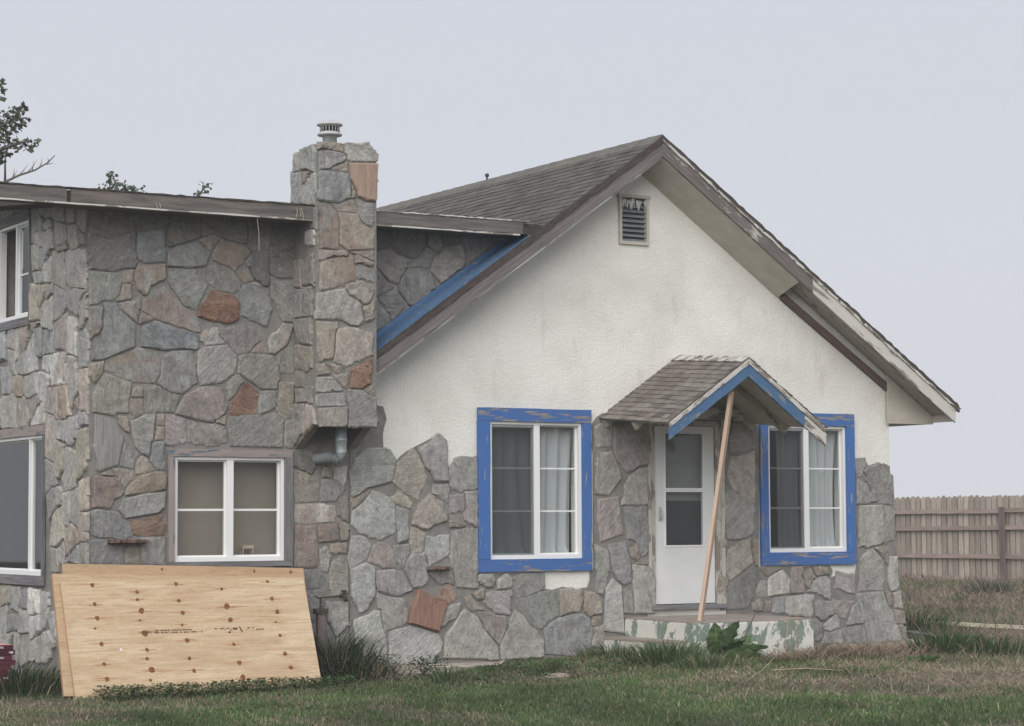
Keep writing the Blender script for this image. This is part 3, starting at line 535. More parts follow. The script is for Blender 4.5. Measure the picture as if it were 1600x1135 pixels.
L b 278,646 297,645 297,647 303,650 313,686 310,694 311,707 293,708 292,706 284,706 283,708 274,708 272,706 269,700 272,659 273,652
F k 885,286 885,294 886,294 885,315 888,320 888,341 886,341 886,361 888,363 886,365 854,363 853,360 856,358 856,347 858,347 858,321 851,317 853,301 859,299 864,294 872,293 877,288
F tr 1158,142 1160,125 1158,125 1157,107 1158,107 1160,97 1166,93 1166,89 1171,85 1178,85 1179,88 1205,91 1206,93 1205,123 1202,125 1198,133 1189,136 1189,139
L p 214,851 212,843 213,796 253,798 266,831 239,845 229,845
F wr 445,709 422,712 406,693 398,691 389,683 387,669 390,657 387,653 390,648 402,646 430,667
L g 487,676 443,668 443,652 442,642 439,638 437,616 455,618 458,622 472,626 484,634 487,639 484,645
L o 297,830 321,832 334,830 332,840 337,844 341,887 322,888 321,886 304,884 298,879
L g 49,684 51,690 51,701 47,707 49,719 38,741 13,756 9,754 3,756 2,752 8,746 5,736 8,728 4,726 7,722 5,707 22,699 28,692 33,693 35,688
L g 301,971 277,970 245,964 237,965 229,960 209,959 209,953 225,932 232,935 253,935 260,940 268,938 272,941 284,944
D t -48,478 -48,486 -54,504 -57,539 -63,542 -77,537 -81,538 -86,531 -92,532 -99,516 -99,506 -104,498 -92,496 -75,486 -66,486 -53,478
C t 517,788 517,781 526,768 538,763 544,757 551,756 556,750 566,750 574,755 584,780 577,788 557,798 544,798 540,797 540,793 534,794
F d 445,446 446,435 443,429 443,421 445,421 443,414 459,409 467,405 474,405 483,398 488,398 493,403 493,408 498,411 498,417 494,424 498,430 496,446 494,448 491,446 446,448
L k 202,249 184,249 182,246 165,248 161,243 159,243 158,218 155,214 158,200 165,198 165,197 173,197 176,195 181,198 197,198 197,202 200,203 199,214 201,215 201,226 203,228 201,233
F g 509,341 541,341 549,347 550,352 557,353 562,358 562,363 565,365 566,369 554,376 550,381 542,384 539,389 531,389 531,387 515,389 510,384 509,366 507,366
D g 0,785 -35,782 -36,761 -34,760 -35,736 -33,724 -2,723 -2,726 2,729 0,738 1,758 -2,761
F k 1931,104 1906,104 1899,107 1875,105 1872,109 1861,110 1867,80 1872,75 1877,75 1885,65 1891,65 1896,62 1902,62 1909,69 1910,75 1917,80 1917,83 1920,85 1926,97 1931,101
D t -36,784 -2,788 0,814 2,815 2,822 -2,825 2,836 1,848 -3,845 -30,845 -33,840 -36,843 -34,833
F g 686,331 685,329 685,293 686,293 685,283 688,277 690,253 694,253 694,254 706,256 715,261 715,267 714,267 715,269 715,291 714,291 715,321 710,326 694,328 694,329
L g 448,671 482,677 494,676 488,698 491,711 485,719 477,718 472,722 455,723 445,717 446,675
F g 446,673 440,672 424,657 411,651 405,643 414,624 416,606 448,608 450,609 450,616 448,616 450,625 448,625 448,640 446,640 446,646 448,646
L t 411,719 381,717 356,719 349,716 355,711 359,692 364,692 362,686 365,683 367,676 377,663 385,665 386,672 394,681 398,693 403,696 404,702 412,713
F g 541,5 558,8 558,9 573,9 573,8 584,9 584,27 582,27 582,35 581,35 581,41 578,46 574,64 555,62 554,59 544,56 544,33 542,33 544,17 542,17
L b 337,165 335,160 338,155 340,138 344,132 344,120 346,119 380,119 385,124 385,132 387,135 386,159 365,162 365,164 358,164 353,161 350,164 340,162
L g 556,575 525,564 524,510 527,507 553,503 555,518 554,567
L g 128,947 109,945 109,944 94,944 94,942 88,942 88,941 81,942 81,940 79,939 77,930 76,930 76,920 75,920 76,909 79,906 125,908 128,920 129,920 128,928 127,928
C g 516,1056 511,1061 499,1063 476,1065 456,1063 454,1058 455,1023 478,1027 487,1034 511,1044 516,1050
L p 441,645 443,718 441,720 425,720 423,717 417,717 415,711 416,680 418,677 417,652
L b 271,646 266,701 255,702 229,696 239,650 259,650
L g 397,6 424,24 424,44 427,50 424,68 386,62 387,45
C g 518,537 516,559 512,564 462,561 449,557 448,548 451,534
F g 720,845 771,846 773,856 778,865 782,869 782,873 787,877 787,881 762,893 755,880 747,872 728,862 720,854 718,851
F g 1830,6 1843,3 1883,5 1893,1 1896,3 1896,11 1890,35 1880,38 1859,30 1838,33 1837,22 1830,17
F t 720,288 718,270 715,264 717,264 718,249 720,249 720,243 725,235 725,230 746,232 749,238 752,240 752,254 754,254 754,261 757,265 757,275 749,277 738,285
F kr 504,256 514,256 514,257 530,256 530,257 542,257 542,259 552,261 550,294 542,297 542,296 533,296 533,294 504,293
F b 160,464 141,462 133,457 131,440 128,435 128,422 144,403 147,405 163,403 163,416 162,416 162,425 160,425 163,430 163,440 160,445
F g 470,200 469,174 472,173 474,158 501,160 501,161 509,161 512,166 515,166 517,176 522,182 520,189 499,195 496,200
F g 490,93 496,96 498,113 502,115 506,120 517,123 515,141 512,142 515,157 512,158 475,157 475,150 480,145 478,137 480,137 480,129 483,128 486,96
L g 109,222 99,232 95,231 91,236 77,238 70,242 70,244 65,244 41,256 37,254 34,218 51,216 56,221 61,218 74,218 82,221 98,220
F g 368,521 386,526 405,536 406,545 408,545 406,569 402,569 402,571 368,569 370,566 368,552 366,552 366,523
C g 578,913 578,919 582,924 580,932 582,936 582,962 562,962 551,968 540,967 541,959 547,951 545,942 552,925 564,915
L g 171,62 181,64 185,69 190,69 208,80 208,83 221,101 219,111 214,111 207,118 197,120 188,117 182,94 173,77 173,65
F d 827,161 821,197 792,195 787,198 784,195 768,197 765,193 766,185 784,169 784,166 794,165 794,163 798,163 803,166 816,166 819,163
L p 221,614 227,609 247,612 253,616 267,617 275,623 272,639 265,647 226,646
F g 1906,46 1923,46 1923,48 1931,48 1931,49 1941,48 1941,49 1957,49 1958,51 1954,67 1946,80 1941,97 1931,96 1923,88 1918,78 1918,73 1917,73 1917,67 1914,65 1912,57 1906,51
F d 637,878 672,886 672,896 670,896 669,905 662,917 662,923 664,923 662,933 645,931 642,934 637,934 638,933 635,926 637,923 635,880
C p 510,569 506,576 486,596 450,595 449,565 462,563 481,565 485,569 496,566
F g 632,845 635,837 632,829 635,825 635,784 638,773 642,779 667,790 682,801 662,813 648,832
L g 32,260 1,260 -1,257 -3,257 -3,239 -5,236 -4,233 -5,219 -3,216 2,216 9,220 14,220 17,216 29,216 31,218 33,248 34,248
F gr -2,662 2,662 6,669 16,673 24,685 24,689 26,689 26,699 24,699 26,728 24,729 8,729 8,728 2,728 -3,723 -2,721 -3,686 -2,686 -2,678 0,678
D kp -2,580 1,599 -3,610 -9,612 -30,609 -44,610 -51,602 -45,576
L b 295,874 280,875 275,873 265,873 261,866 259,864 259,862 254,858 253,849 257,848 261,844 262,839 272,834 277,827 286,832 296,833
F d 854,934 843,934 843,933 832,934 829,931 813,933 810,929 805,929 805,931 797,929 797,921 802,912 805,894 818,901 824,901 832,905 842,905 848,909 848,920 850,920 850,926 854,929
L g 545,960 565,965 569,964 569,1017 554,1016 553,1013 536,1010 541,996 539,987 542,986 542,971
L g 506,35 501,46 488,51 481,60 433,69 434,62 455,40 459,33
L p 484,964 518,965 525,960 538,964 539,974 535,1002 508,992 496,992
L g 329,828 291,827 285,824 266,822 263,821 262,810 266,803 272,800 275,802 283,802 284,800 317,802 321,813 327,815 327,821 331,824
F k 814,315 832,317 838,320 848,318 848,321 854,326 854,341 853,341 851,357 832,358 832,357 816,355 818,339 814,334 816,333
F g 632,765 630,758 637,742 634,725 637,721 637,704 640,704 672,723 674,728 670,739 661,749
D g -105,898 -100,898 -98,902 -76,903 -74,908 -75,929 -71,935 -74,950 -107,942 -104,917
D p 7,1072 -6,1072 -6,1071 -21,1072 -24,1068 -33,1067 -30,1062 -30,1035 -28,1031 -15,1030 -15,1031 2,1032 4,1036 7,1036 6,1037 6,1044 7,1044 7,1050 8,1050 7,1059 6,1059
F g 702,198 714,227 720,232 717,251 678,248 685,214 693,209 696,200
F g 1725,121 1718,118 1701,118 1701,117 1691,117 1688,113 1683,113 1683,81 1699,80 1699,78 1717,80 1720,83 1722,117 1725,118
L p 155,216 157,228 158,228 158,232 157,232 158,248 157,250 149,252 147,256 137,260 134,263 130,255 125,252 123,248 118,244 116,232 122,231 122,228 125,225 125,220 130,215
F wr 290,665 290,669 278,678 278,689 274,697 262,696 259,693 250,694 240,685 240,681 234,678 235,667 243,665 248,659
F g 75,459 72,453 72,446 70,446 70,437 67,433 64,411 94,406 96,419 101,424 102,430 107,433 107,438 93,445 90,449 83,451
F k 1210,67 1200,62 1194,64 1186,59 1186,46 1182,40 1179,19 1186,19 1192,16 1194,17 1214,16 1213,49 1211,49 1211,57 1210,57
D w -53,899 -65,902 -96,899 -99,888 -94,881 -95,867 -86,868 -77,866 -53,872
F g 790,931 787,931 786,928 774,926 770,921 766,921 763,894 792,881 798,888 803,901 797,913 797,920
F p 792,73 800,73 806,77 811,83 832,91 838,101 843,123 821,120 813,115 808,117 803,107 800,93 797,89 797,85 792,78
F k 98,699 102,726 106,728 106,752 93,744 74,742 58,736 61,728
L b 238,648 232,674 225,688 225,696 213,694 202,696 200,693 202,690 200,689 203,675 203,650 221,648 227,651
F g 1266,144 1264,141 1266,91 1290,88 1291,89 1291,104 1290,104 1291,115 1290,115 1290,125 1288,125 1290,139 1274,142 1274,144
F p 1834,43 1837,41 1838,37 1851,35 1851,33 1861,33 1861,35 1882,40 1885,43 1883,62 1875,72 1869,72 1862,69 1859,64 1854,64 1843,53 1835,51
L g 176,334 171,345 171,358 166,374 146,371 143,368 133,365 137,345 142,341 143,336 164,332
L g 495,1008 482,1007 476,1004 465,1005 459,1000 457,965 466,966 467,964 473,964 484,966 489,983 488,988 491,992
F g 446,513 443,510 429,509 426,505 426,494 424,494 426,493 426,480 424,480 426,456 435,451 446,453 446,464 448,464 446,491 450,494 450,499 446,502
C g 583,795 583,819 577,824 552,833 547,833 539,824 540,803 545,803 545,800 558,803 566,797 572,799
F r 787,137 790,136 792,131 810,128 811,123 819,123 821,126 827,128 835,136 832,144 827,147 827,150 824,152 822,158 818,163 802,160 802,157 797,155 787,145
F k 573,297 573,302 574,302 573,352 554,352 550,344 547,342 547,312 554,310 560,302 565,302
F g 813,337 813,355 814,355 814,363 816,363 814,381 813,379 776,377 773,358 784,355 789,350 794,350 795,347 798,347 800,344
F g 1808,67 1808,64 1803,62 1803,57 1806,56 1805,29 1810,19 1808,11 1819,11 1822,14 1827,14 1835,24 1832,30 1834,38 1829,43 1832,53 1819,59 1818,62 1814,62 1811,67
F g 1946,401 1954,401 1962,409 1962,413 1966,416 1966,422 1970,422 1974,427 1976,435 1974,435 1973,448 1939,446 1942,413 1946,408
F g 298,549 301,549 304,553 310,555 315,560 326,582 333,587 331,593 322,603 314,601 310,597 307,597 306,592 302,592 301,587 296,585 293,569 296,568 296,563 298,563 298,558 296,558
F t 723,326 723,331 728,341 723,341 712,353 704,357 698,365 690,366 688,361 680,353 672,352 672,349 678,342 682,342 685,336 693,336 694,333 699,333 702,329 709,329 714,326
L g 205,792 211,773 223,772 243,764 247,764 253,772 253,791 256,796 239,796 225,792 213,792 209,795
L g 53,522 49,524 45,519 16,520 7,512 2,494 40,491 45,498 46,507 50,509
L p 115,626 112,622 113,580 137,579 139,580 139,584 137,584 137,592 139,592 137,623 122,623 122,624
F g 1669,158 1653,158 1646,153 1640,137 1637,136 1637,125 1642,120 1669,117 1669,149 1670,149
F p 933,152 934,150 966,152 973,157 973,161 974,161 973,173 963,182 962,187 952,184 950,181 947,181 946,177 942,177 939,173 934,171 933,163 931,163 934,158
F g 886,182 886,169 891,166 891,163 898,163 907,155 925,155 925,160 930,169 926,185 925,184 893,185
F t 46,406 54,398 54,395 61,389 61,382 66,379 66,376 72,371 74,366 86,381 93,384 93,390 94,390 93,403 83,403 80,406
F p 523,193 526,195 526,200 528,200 531,222 534,229 530,232 528,240 525,241 525,246 518,249 515,245 506,240 506,232 507,232 507,219 509,219 509,211 510,211 510,197
F k 2083,81 2083,93 2078,102 2078,113 2075,117 2075,125 2053,121 2051,118 2054,117 2054,110 2053,110 2054,86 2058,83 2070,85 2070,83
L g 215,911 236,910 236,909 242,909 242,908 251,908 251,909 263,908 269,912 271,926 261,927 260,929 253,929 249,932 235,932 233,933 231,929 226,928 220,922 220,918
F t 110,217 107,248 104,248 102,251 83,251 78,246 77,219 78,217 94,217 101,214 106,214 107,217
F w 571,416 539,413 539,389 549,384 552,379 555,379 562,373 565,379 568,381
F g 1789,136 1792,137 1798,150 1803,153 1803,157 1814,161 1810,166 1805,177 1802,179 1802,182 1798,184 1787,181 1786,177 1776,173 1776,165 1778,165 1781,149
C g 482,955 486,951 490,953 490,947 494,944 497,941 539,939 541,942 539,950 538,950 538,962 536,962 535,968 530,965 524,966 521,962 510,960 503,955 494,955 494,956
C p 523,853 517,860 474,857 454,858 454,837 458,835 460,839 493,847 500,845 510,848 521,848
F g 1856,168 1854,185 1835,187 1835,189 1827,189 1827,190 1821,187 1803,189 1810,173 1818,165 1827,165 1827,166 1837,166 1837,168
F g 2037,189 2038,216 2037,216 2037,229 2034,235 1997,233 1995,229 2005,224 2021,206 2024,206 2027,203 2029,193 2032,193 2034,189
F g 141,403 141,406 138,406 134,413 125,421 125,425 115,433 110,433 104,427 99,417 98,395 107,395 107,397 120,398 120,400 131,401 131,403
F g 2091,46 2086,75 2070,77 2070,78 2059,80 2059,81 2053,80 2059,56 2062,53 2062,46 2077,46 2077,45
F b 112,547 110,545 109,547 86,547 85,537 83,537 83,520 91,515 91,507 96,507 98,510 107,515 112,515
F g 29,621 -2,613 -2,608 0,608 -2,589 3,585 8,576 11,576 27,595
F m 904,105 899,113 888,117 883,126 874,131 869,139 851,133 861,110 866,105 878,105 878,107
F d 227,875 229,872 238,869 240,865 246,864 251,857 261,853 264,865 269,867 274,877 278,878 280,881 269,888 266,886 261,888 261,886 254,886 245,881 238,881 237,878
F d 989,934 933,934 930,936 933,933 933,920 934,920 936,905 944,910 957,913 962,920 965,920 971,926 982,928
F p 530,253 531,235 539,230 544,230 547,233 568,232 571,235 570,237 571,251 568,256
L tr 59,882 52,885 28,875 20,875 17,874 19,864 26,854 49,857 56,863
F g 1643,190 1643,205 1645,205 1643,227 1642,227 1643,229 1643,254 1632,254 1626,248 1629,222 1630,222 1630,205 1634,201 1635,193
F g 546,304 546,297 550,294 550,289 555,280 555,261 557,259 554,257 570,259 574,269 574,281 578,283 576,291 565,297 552,299 549,304
F w 1626,89 1635,88 1637,85 1642,85 1642,86 1654,85 1658,96 1659,96 1659,105 1650,115 1642,115 1635,109 1627,107 1624,104
C g 581,763 574,749 568,749 568,747 557,745 557,735 559,733 563,713 571,715 571,716 578,716 580,719 584,721 584,725 583,725 583,728 581,729 581,735 580,735 581,743 583,746
F g 54,741 70,742 70,744 82,745 86,749 88,760 86,760 85,776 70,776 67,773 62,752 54,747
F g 1544,118 1547,120 1547,128 1549,128 1549,133 1550,133 1550,137 1552,137 1552,142 1557,152 1555,158 1558,160 1558,165 1544,171 1541,176 1538,176 1539,168 1536,161 1536,137 1538,137 1538,133 1541,131
L g 190,868 177,868 177,867 175,868 159,867 159,868 145,868 145,869 140,869 136,867 129,868 128,862 124,861 122,856 134,856 135,854 137,855 151,855 151,854 172,855 182,860 185,860
L k 287,718 287,717 297,717 304,710 316,707 322,700 327,701 329,699 329,701 332,701 337,708 340,708 341,711 340,714 346,723 341,723 341,722 325,723 325,722 315,722 315,720 292,722
F g 1717,189 1669,187 1664,184 1648,184 1648,182 1653,181 1666,168 1675,166 1677,169 1685,171 1686,174 1694,176 1696,179 1701,179 1702,182 1714,185
F g 314,813 322,805 322,801 330,792 336,792 341,795 350,795 354,798 354,803 346,809 341,822 331,819 330,816 320,816
F g 1302,206 1309,214 1309,219 1306,222 1307,243 1298,248 1296,240 1282,237 1282,233 1283,233 1285,219 1291,213 1299,211 1299,208
F g 627,366 622,366 613,360 606,360 605,357 589,349 584,349 584,347 576,349 578,341 581,337 581,329 586,328 590,333 594,333 597,337 605,341
F g 2098,-2 2098,3 2094,8 2094,17 2091,21 2091,38 2078,41 2078,43 2069,43 2069,38 2072,37 2072,30 2075,27 2082,6 2088,3 2090,0
C r 488,599 492,591 494,591 508,577 514,576 515,573 517,575 518,582 522,584 522,593 524,596 524,603 522,606 518,606 515,601 506,603 499,600 490,601
F g 539,419 514,416 512,392 534,390
F g 91,808 64,801 66,790 67,790 67,777 78,777 83,781 86,781 88,776 91,777 91,785 90,785
F t 2050,89 2051,115 2042,123 2038,123 2037,126 2032,126 2032,125 2024,126 2037,91
F g 1301,200 1314,200 1314,198 1339,200 1341,201 1341,213 1339,213 1341,224 1330,221 1326,217 1312,214 1301,203
F g 856,288 850,291 848,294 842,296 840,299 837,299 834,304 821,310 814,310 816,302 813,297 814,297 816,286 843,285 843,286
C g 526,858 528,855 538,857 540,854 548,853 552,849 557,849 566,845 571,845 576,842 583,843 583,848 582,848 583,858 581,863
C p 448,620 449,611 452,603 450,597 478,601 481,606 481,608 470,618 470,620 467,624 462,621
F k 1208,88 1205,89 1205,88 1181,86 1179,85 1181,83 1181,77 1179,77 1181,65 1192,64 1192,65 1203,67 1203,70 1206,72
D w -36,1028 -69,1024 -70,1020 -66,1018 -65,1013 -60,1011 -60,1008 -58,1008 -51,1001 -47,1001 -41,1005 -41,1011 -40,1011 -40,1016 -36,1022
F t 85,477 85,488 83,488 82,504 78,510 61,513 59,509 62,504 62,499 61,499 62,494 74,481
C g 581,833 578,839 571,840 568,843 556,846 554,848 546,849 544,852 541,849 539,851 536,849 538,834 544,835 544,836 551,836 560,831 571,830 571,829 576,829 577,831
F r 870,142 883,129 898,129 902,134 902,152 894,153 888,149 882,149 877,144
C k 476,1068 485,1067 485,1065 492,1065 492,1064 496,1065 496,1064 508,1064 509,1063 510,1065 509,1081 506,1083 496,1083 496,1082 491,1083 486,1081 485,1079 482,1079 480,1075 478,1075
F k 1658,83 1666,83 1666,85 1682,83 1682,93 1680,93 1682,110 1680,109 1670,110 1670,109 1661,107 1662,97 1661,97
F g 138,464 158,465 158,489 157,491 144,491 144,493 139,491 141,481 139,481 139,473 138,473
F g 352,649 354,648 386,648 386,653 384,653 384,659 379,662 379,667 374,672 371,672 355,656
C w 482,1025 493,1023 493,1025 502,1026 504,1023 520,1023 522,1025 520,1043 515,1044 512,1041 506,1040 499,1034 484,1029
F r 88,550 94,550 94,549 112,550 114,552 112,569 104,571 104,573 99,569 93,569 90,563
C g 473,625 475,620 480,619 492,607 492,605 497,605 498,602 505,606 512,614 515,614 515,617 510,619 502,619 502,620 498,620 498,621 496,620 491,623 486,621 486,624 484,625 481,624
F k 134,710 125,715 120,715 117,718 107,720 106,712 104,712 102,697 112,699 115,702 123,702 125,705 130,705
F k 1534,254 1534,245 1536,245 1538,235 1555,237 1555,253 1549,256
F g 141,494 158,494 158,502 160,502 158,517 144,517
L g 51,527 53,527 56,531 62,531 69,534 70,538 79,539 79,542 68,549 55,551 52,549 53,531
C k 558,570 572,564 576,560 581,560 581,563 584,564 583,570 581,572 582,583 577,584 576,582 569,579 566,576 562,575
C g 475,1082 451,1081 451,1075 450,1075 451,1065 454,1065 456,1069 472,1067 474,1070 473,1080
F k 293,518 272,509 270,507 272,502 293,497 293,507 294,507
F w 53,392 48,401 45,403 27,398 27,395 30,393
C p 530,997 530,987 532,987 530,969 534,969 539,974 539,984 535,987 533,996
"""

# ------------------------------------------------------------------ ground height and colour
def smooth(a, b, x):
    t = np.clip((x-a)/(b-a), 0, 1); return t*t*(3-2*t)
def vnoise(x, y, cell, seed):
    g = np.random.default_rng(seed).random((256, 256)); x = np.asarray(x)/cell+1000; y = np.asarray(y)/cell+1000
    xi = np.floor(x).astype(int); yi = np.floor(y).astype(int); fx = x-xi; fy = y-yi; fx = fx*fx*(3-2*fx); fy = fy*fy*(3-2*fy)
    G = lambda i, j: g[(i % 256), (j % 256)]
    return (G(xi,yi)*(1-fx)+G(xi+1,yi)*fx)*(1-fy)+(G(xi,yi+1)*(1-fx)+G(xi+1,yi+1)*fx)*fy
def gh(x, y):
    x = np.asarray(x, float); y = np.asarray(y, float)
    base = -.17 + .15*smooth(1.6, 5.6, x) + .18*smooth(12, 25, x)
    base = base + .08*smooth(-.5, -.05, y)*smooth(3, 1, np.abs(x-1.2)) - .05*smooth(-3, -9, y)
    return base + (vnoise(x,y,1.7,1)-.5)*.05 + (vnoise(x,y,.45,2)-.5)*.025
def dryness(x, y):
    """0 = lush lawn, 1 = bare dry soil"""
    x = np.asarray(x, float); y = np.asarray(y, float)
    d = .08 + .38*smooth(2.5, 9.0, x+.25*y+2.0) + (vnoise(x,y,1.5,5)-.5)*1.15 + (vnoise(x,y,.45,6)-.5)*.85 + .25*np.exp(-(((x-8.6)/1.6)**2+((y+1.6)/.9)**2))
    d = d + .25*smooth(11, 14, x)*(vnoise(x,y,3,8)) + .15*smooth(.5, -1.5, x)
    patch = np.exp(-(((x-4.6)/.9)**2+((y+2.0)/.35)**2))*.5
    return np.clip(d+patch, 0, 1)

def ground_mesh():
    xs = np.concatenate([np.linspace(-70,-4,14)[:-1], np.arange(-4, 13, .16), np.arange(13, 28, .5), np.linspace(28.5, 75, 12)])
    ys = np.concatenate([np.linspace(-60,-10,12)[:-1], np.arange(-10, 1.0, .16), np.arange(1.0, 22, .5), np.linspace(22.5, 75, 12)])
    X, Y = np.meshgrid(xs, ys); Z = gh(X, Y)
    me = bpy.data.meshes.new('ground'); nx, ny = len(xs), len(ys)
    idx = np.arange(nx*ny).reshape(ny, nx)
    F = np.stack([idx[:-1,:-1], idx[:-1,1:], idx[1:,1:], idx[1:,:-1]], -1).reshape(-1, 4)
    me.from_pydata(np.stack([X,Y,Z],-1).reshape(-1,3).tolist(), [], F.tolist())
    d = dryness(X, Y).reshape(-1, 1); n = vnoise(X,Y,.8,9).reshape(-1,1)
    green = np.array([.100,.112,.064]); soil = np.array([.185,.138,.105]); tan = np.array([.25,.205,.155])
    c = green*(1-d) + (soil*(1-n)+tan*n)*d
    a = me.color_attributes.new('col', 'FLOAT_COLOR', 'POINT'); a.data.foreach_set('color', np.concatenate([c, np.ones((len(c),1))], 1).astype(np.float32).ravel())
    o = link('ground', me, M['ground'], None, True); o['kind'] = 'structure'; return o
ground_mesh()

# ------------------------------------------------------------------ house
house = empty('stone_house', 'white stucco gable house with stone lower wall and flat-roofed stone addition', 'house')
PKX, PKZ, ML, MR = 6.625, 5.85, .705, .682
zl = lambda x: PKZ-ML*(PKX-x)          # top of the left slope
zr = lambda x: PKZ-MR*(x-PKX)
YO = -.42                               # rake overhang
def P2(px, py, y=0): p = pt(px, py, 'Y', y); return (p.x, p.z)
def P2L(px, py): p = pt(px, py, 'X', 0); return (p.y, p.z)

JX = P2(547,850)[0]
a = P2(762.6,658.2); b = P2(907.8,872.4); WIN1 = (a[0], b[0], b[1], a[1])
a = P2(1196.5,664.3); b = P2(1321.2,862); WIN2 = (a[0], b[0], b[1], a[1])
a = P2(271.2,713.4); b = P2(442.2,876); WIN3 = (a[0], b[0], b[1], a[1])
DOOR = (P2(1016,800)[0], P2(1125,800)[0], .53, 2.64)
VENT = (P2(970,340)[0], P2(1008,340)[0], P2(988,378)[1], P2(988,310)[1])
WINU = (P2L(50.5,420)[0], P2L(2,420)[0], 3.68, 4.72)
WINS = (P2L(71,790)[0], P2L(-32,790)[0], .95, 2.41)
wall_g = slab('stucco_wall', [(JX,-.5),(10.255,-.5),(10.255,zr(10.255)-.12),(PKX,PKZ-.1),(JX,zl(JX)-.1)],
              [rect(*WIN1), rect(*WIN2), rect(*DOOR), rect(*VENT)], 0, .2, M['stucco'], house)
wall_a = slab('stone_wall', [(0,-.5),(JX,-.5),(JX,zl(JX)-.1),(4.95,zl(4.95)-.1),(4.95,4.665),(0,4.665)], [rect(*WIN3)], 0, .2, M['mortar'], house)
wall_s = slab('stone_wall', [(.2,-.5),(9,-.5),(9,5.55),(.2,4.68)], [rect(*WINU), rect(*WINS)], 0, .2, M['mortar'], house, MAPL)
# far walls and floors close the rooms
m = MB(); m.box((10.055,.2,-.5),(10.255,10,3.3)); m.build('wall', M['stucco'], house)
m = MB(); m.box((.2,8.8,-.5),(10.055,9,5.0)); m.build('wall', M['room'], house)
m = MB(); m.box((.2,.2,.25),(10.055,8.8,.33)); m.build('floor', M['room'], house)
m = MB(); m.box((.2,.2,2.90),(10.055,8.8,2.96)); m.build('ceiling', M['room'], house)
m = MB(); m.box((2.62,.2,.33),(2.72,8.8,2.90)); m.build('partition_and_shade_sheet', M['room'], house)

# mortar bed below and beside the white render, with the ragged line where it laps over the paint
rag = [(546,1075),(546,690),(548,640),(560,632),(598,636),(603,655),(599,668),(598,700),(605,706),(612,711),(618,722),(623,715),(634,706),(645,700),(652,696),(664,690),(683,677),(697,688),(699,700),(698,720),(701,734),(705,727),(709,716),(716,714),(730,717),(746,712),
       (746,897),(770,897),(848,895),(846,905),(849,920),(862,922),(878,917),(895,921),(917,918),(921,905),(921,893),(927,890),(926,720),(924,664),(931,652),(941,646),(1030,642),(1120,642),(1186,646),(1184,886),(1240,886),(1296,884),(1300,893),(1297,903),(1310,898),(1318,905),(1331,900),(1336,893),(1338,882),(1336,800),(1335,730),(1340,722),(1346,716),(1352,722),(1356,728),(1364,725),(1372,728),(1380,724),(1389,729),
       (1391,760),(1396,800),(1399,850),(1403,900),(1409,960),(1415,1005),(1417,1060)]
pm = [P2(*q) for q in rag]
rg = []
for i in range(len(pm)):                     # fray every edge a little
    p, q = Vector(pm[i]), Vector(pm[(i+1) % len(pm)]); n = max(1, int((q-p).length/.07)); long_ = (q-p).length > .9
    for j in range(n):
        w = p.lerp(q, j/n); s_ = 0 if (j == 0 or long_) else .012
        rg.append((w.x+random.uniform(-s_, s_), w.y+random.uniform(-s_, s_)))
mortar = slab('mortar_bed', rg, [rect(DOOR[0]-.06, DOOR[1]+.07, .40, 2.62)], -.016, -.001, M['mortar'], wall_g)

# ------------------------------------------------------------------ stones (outline, in half-centimetres on their wall)
PAL = {'g':(154,152,148),'d':(138,135,130),'b':(148,149,147),'p':(170,168,163),'w':(194,191,186),'t':(166,159,148),'o':(156,154,146),
       'k':(154,147,142),'r':(154,132,116),'R':(140,109,94),'M':(134,104,92),'m':(124,98,94),'s':(150,147,141),'S':(156,134,120)}
XCH, YCH = 2.2488, -.5
ch = MB()
CR = 2.945
ch.box((XCH,-.5,3.0),(CR,.06,5.36))
ch.box((XCH,-.5,2.48),(CR,-.4,3.0))
for x0, x1 in ((XCH,XCH+.09),(CR-.09,CR)):
    ch.hexa([(x0,-.4,2.48),(x1,-.4,2.48),(x1,0,2.25),(x0,0,2.25),(x0,-.4,3.0),(x1,-.4,3.0),(x1,0,3.0),(x0,0,3.0)])
chimney = ch.build('chimney', M['mortar'], house)
big = 0; small = {}
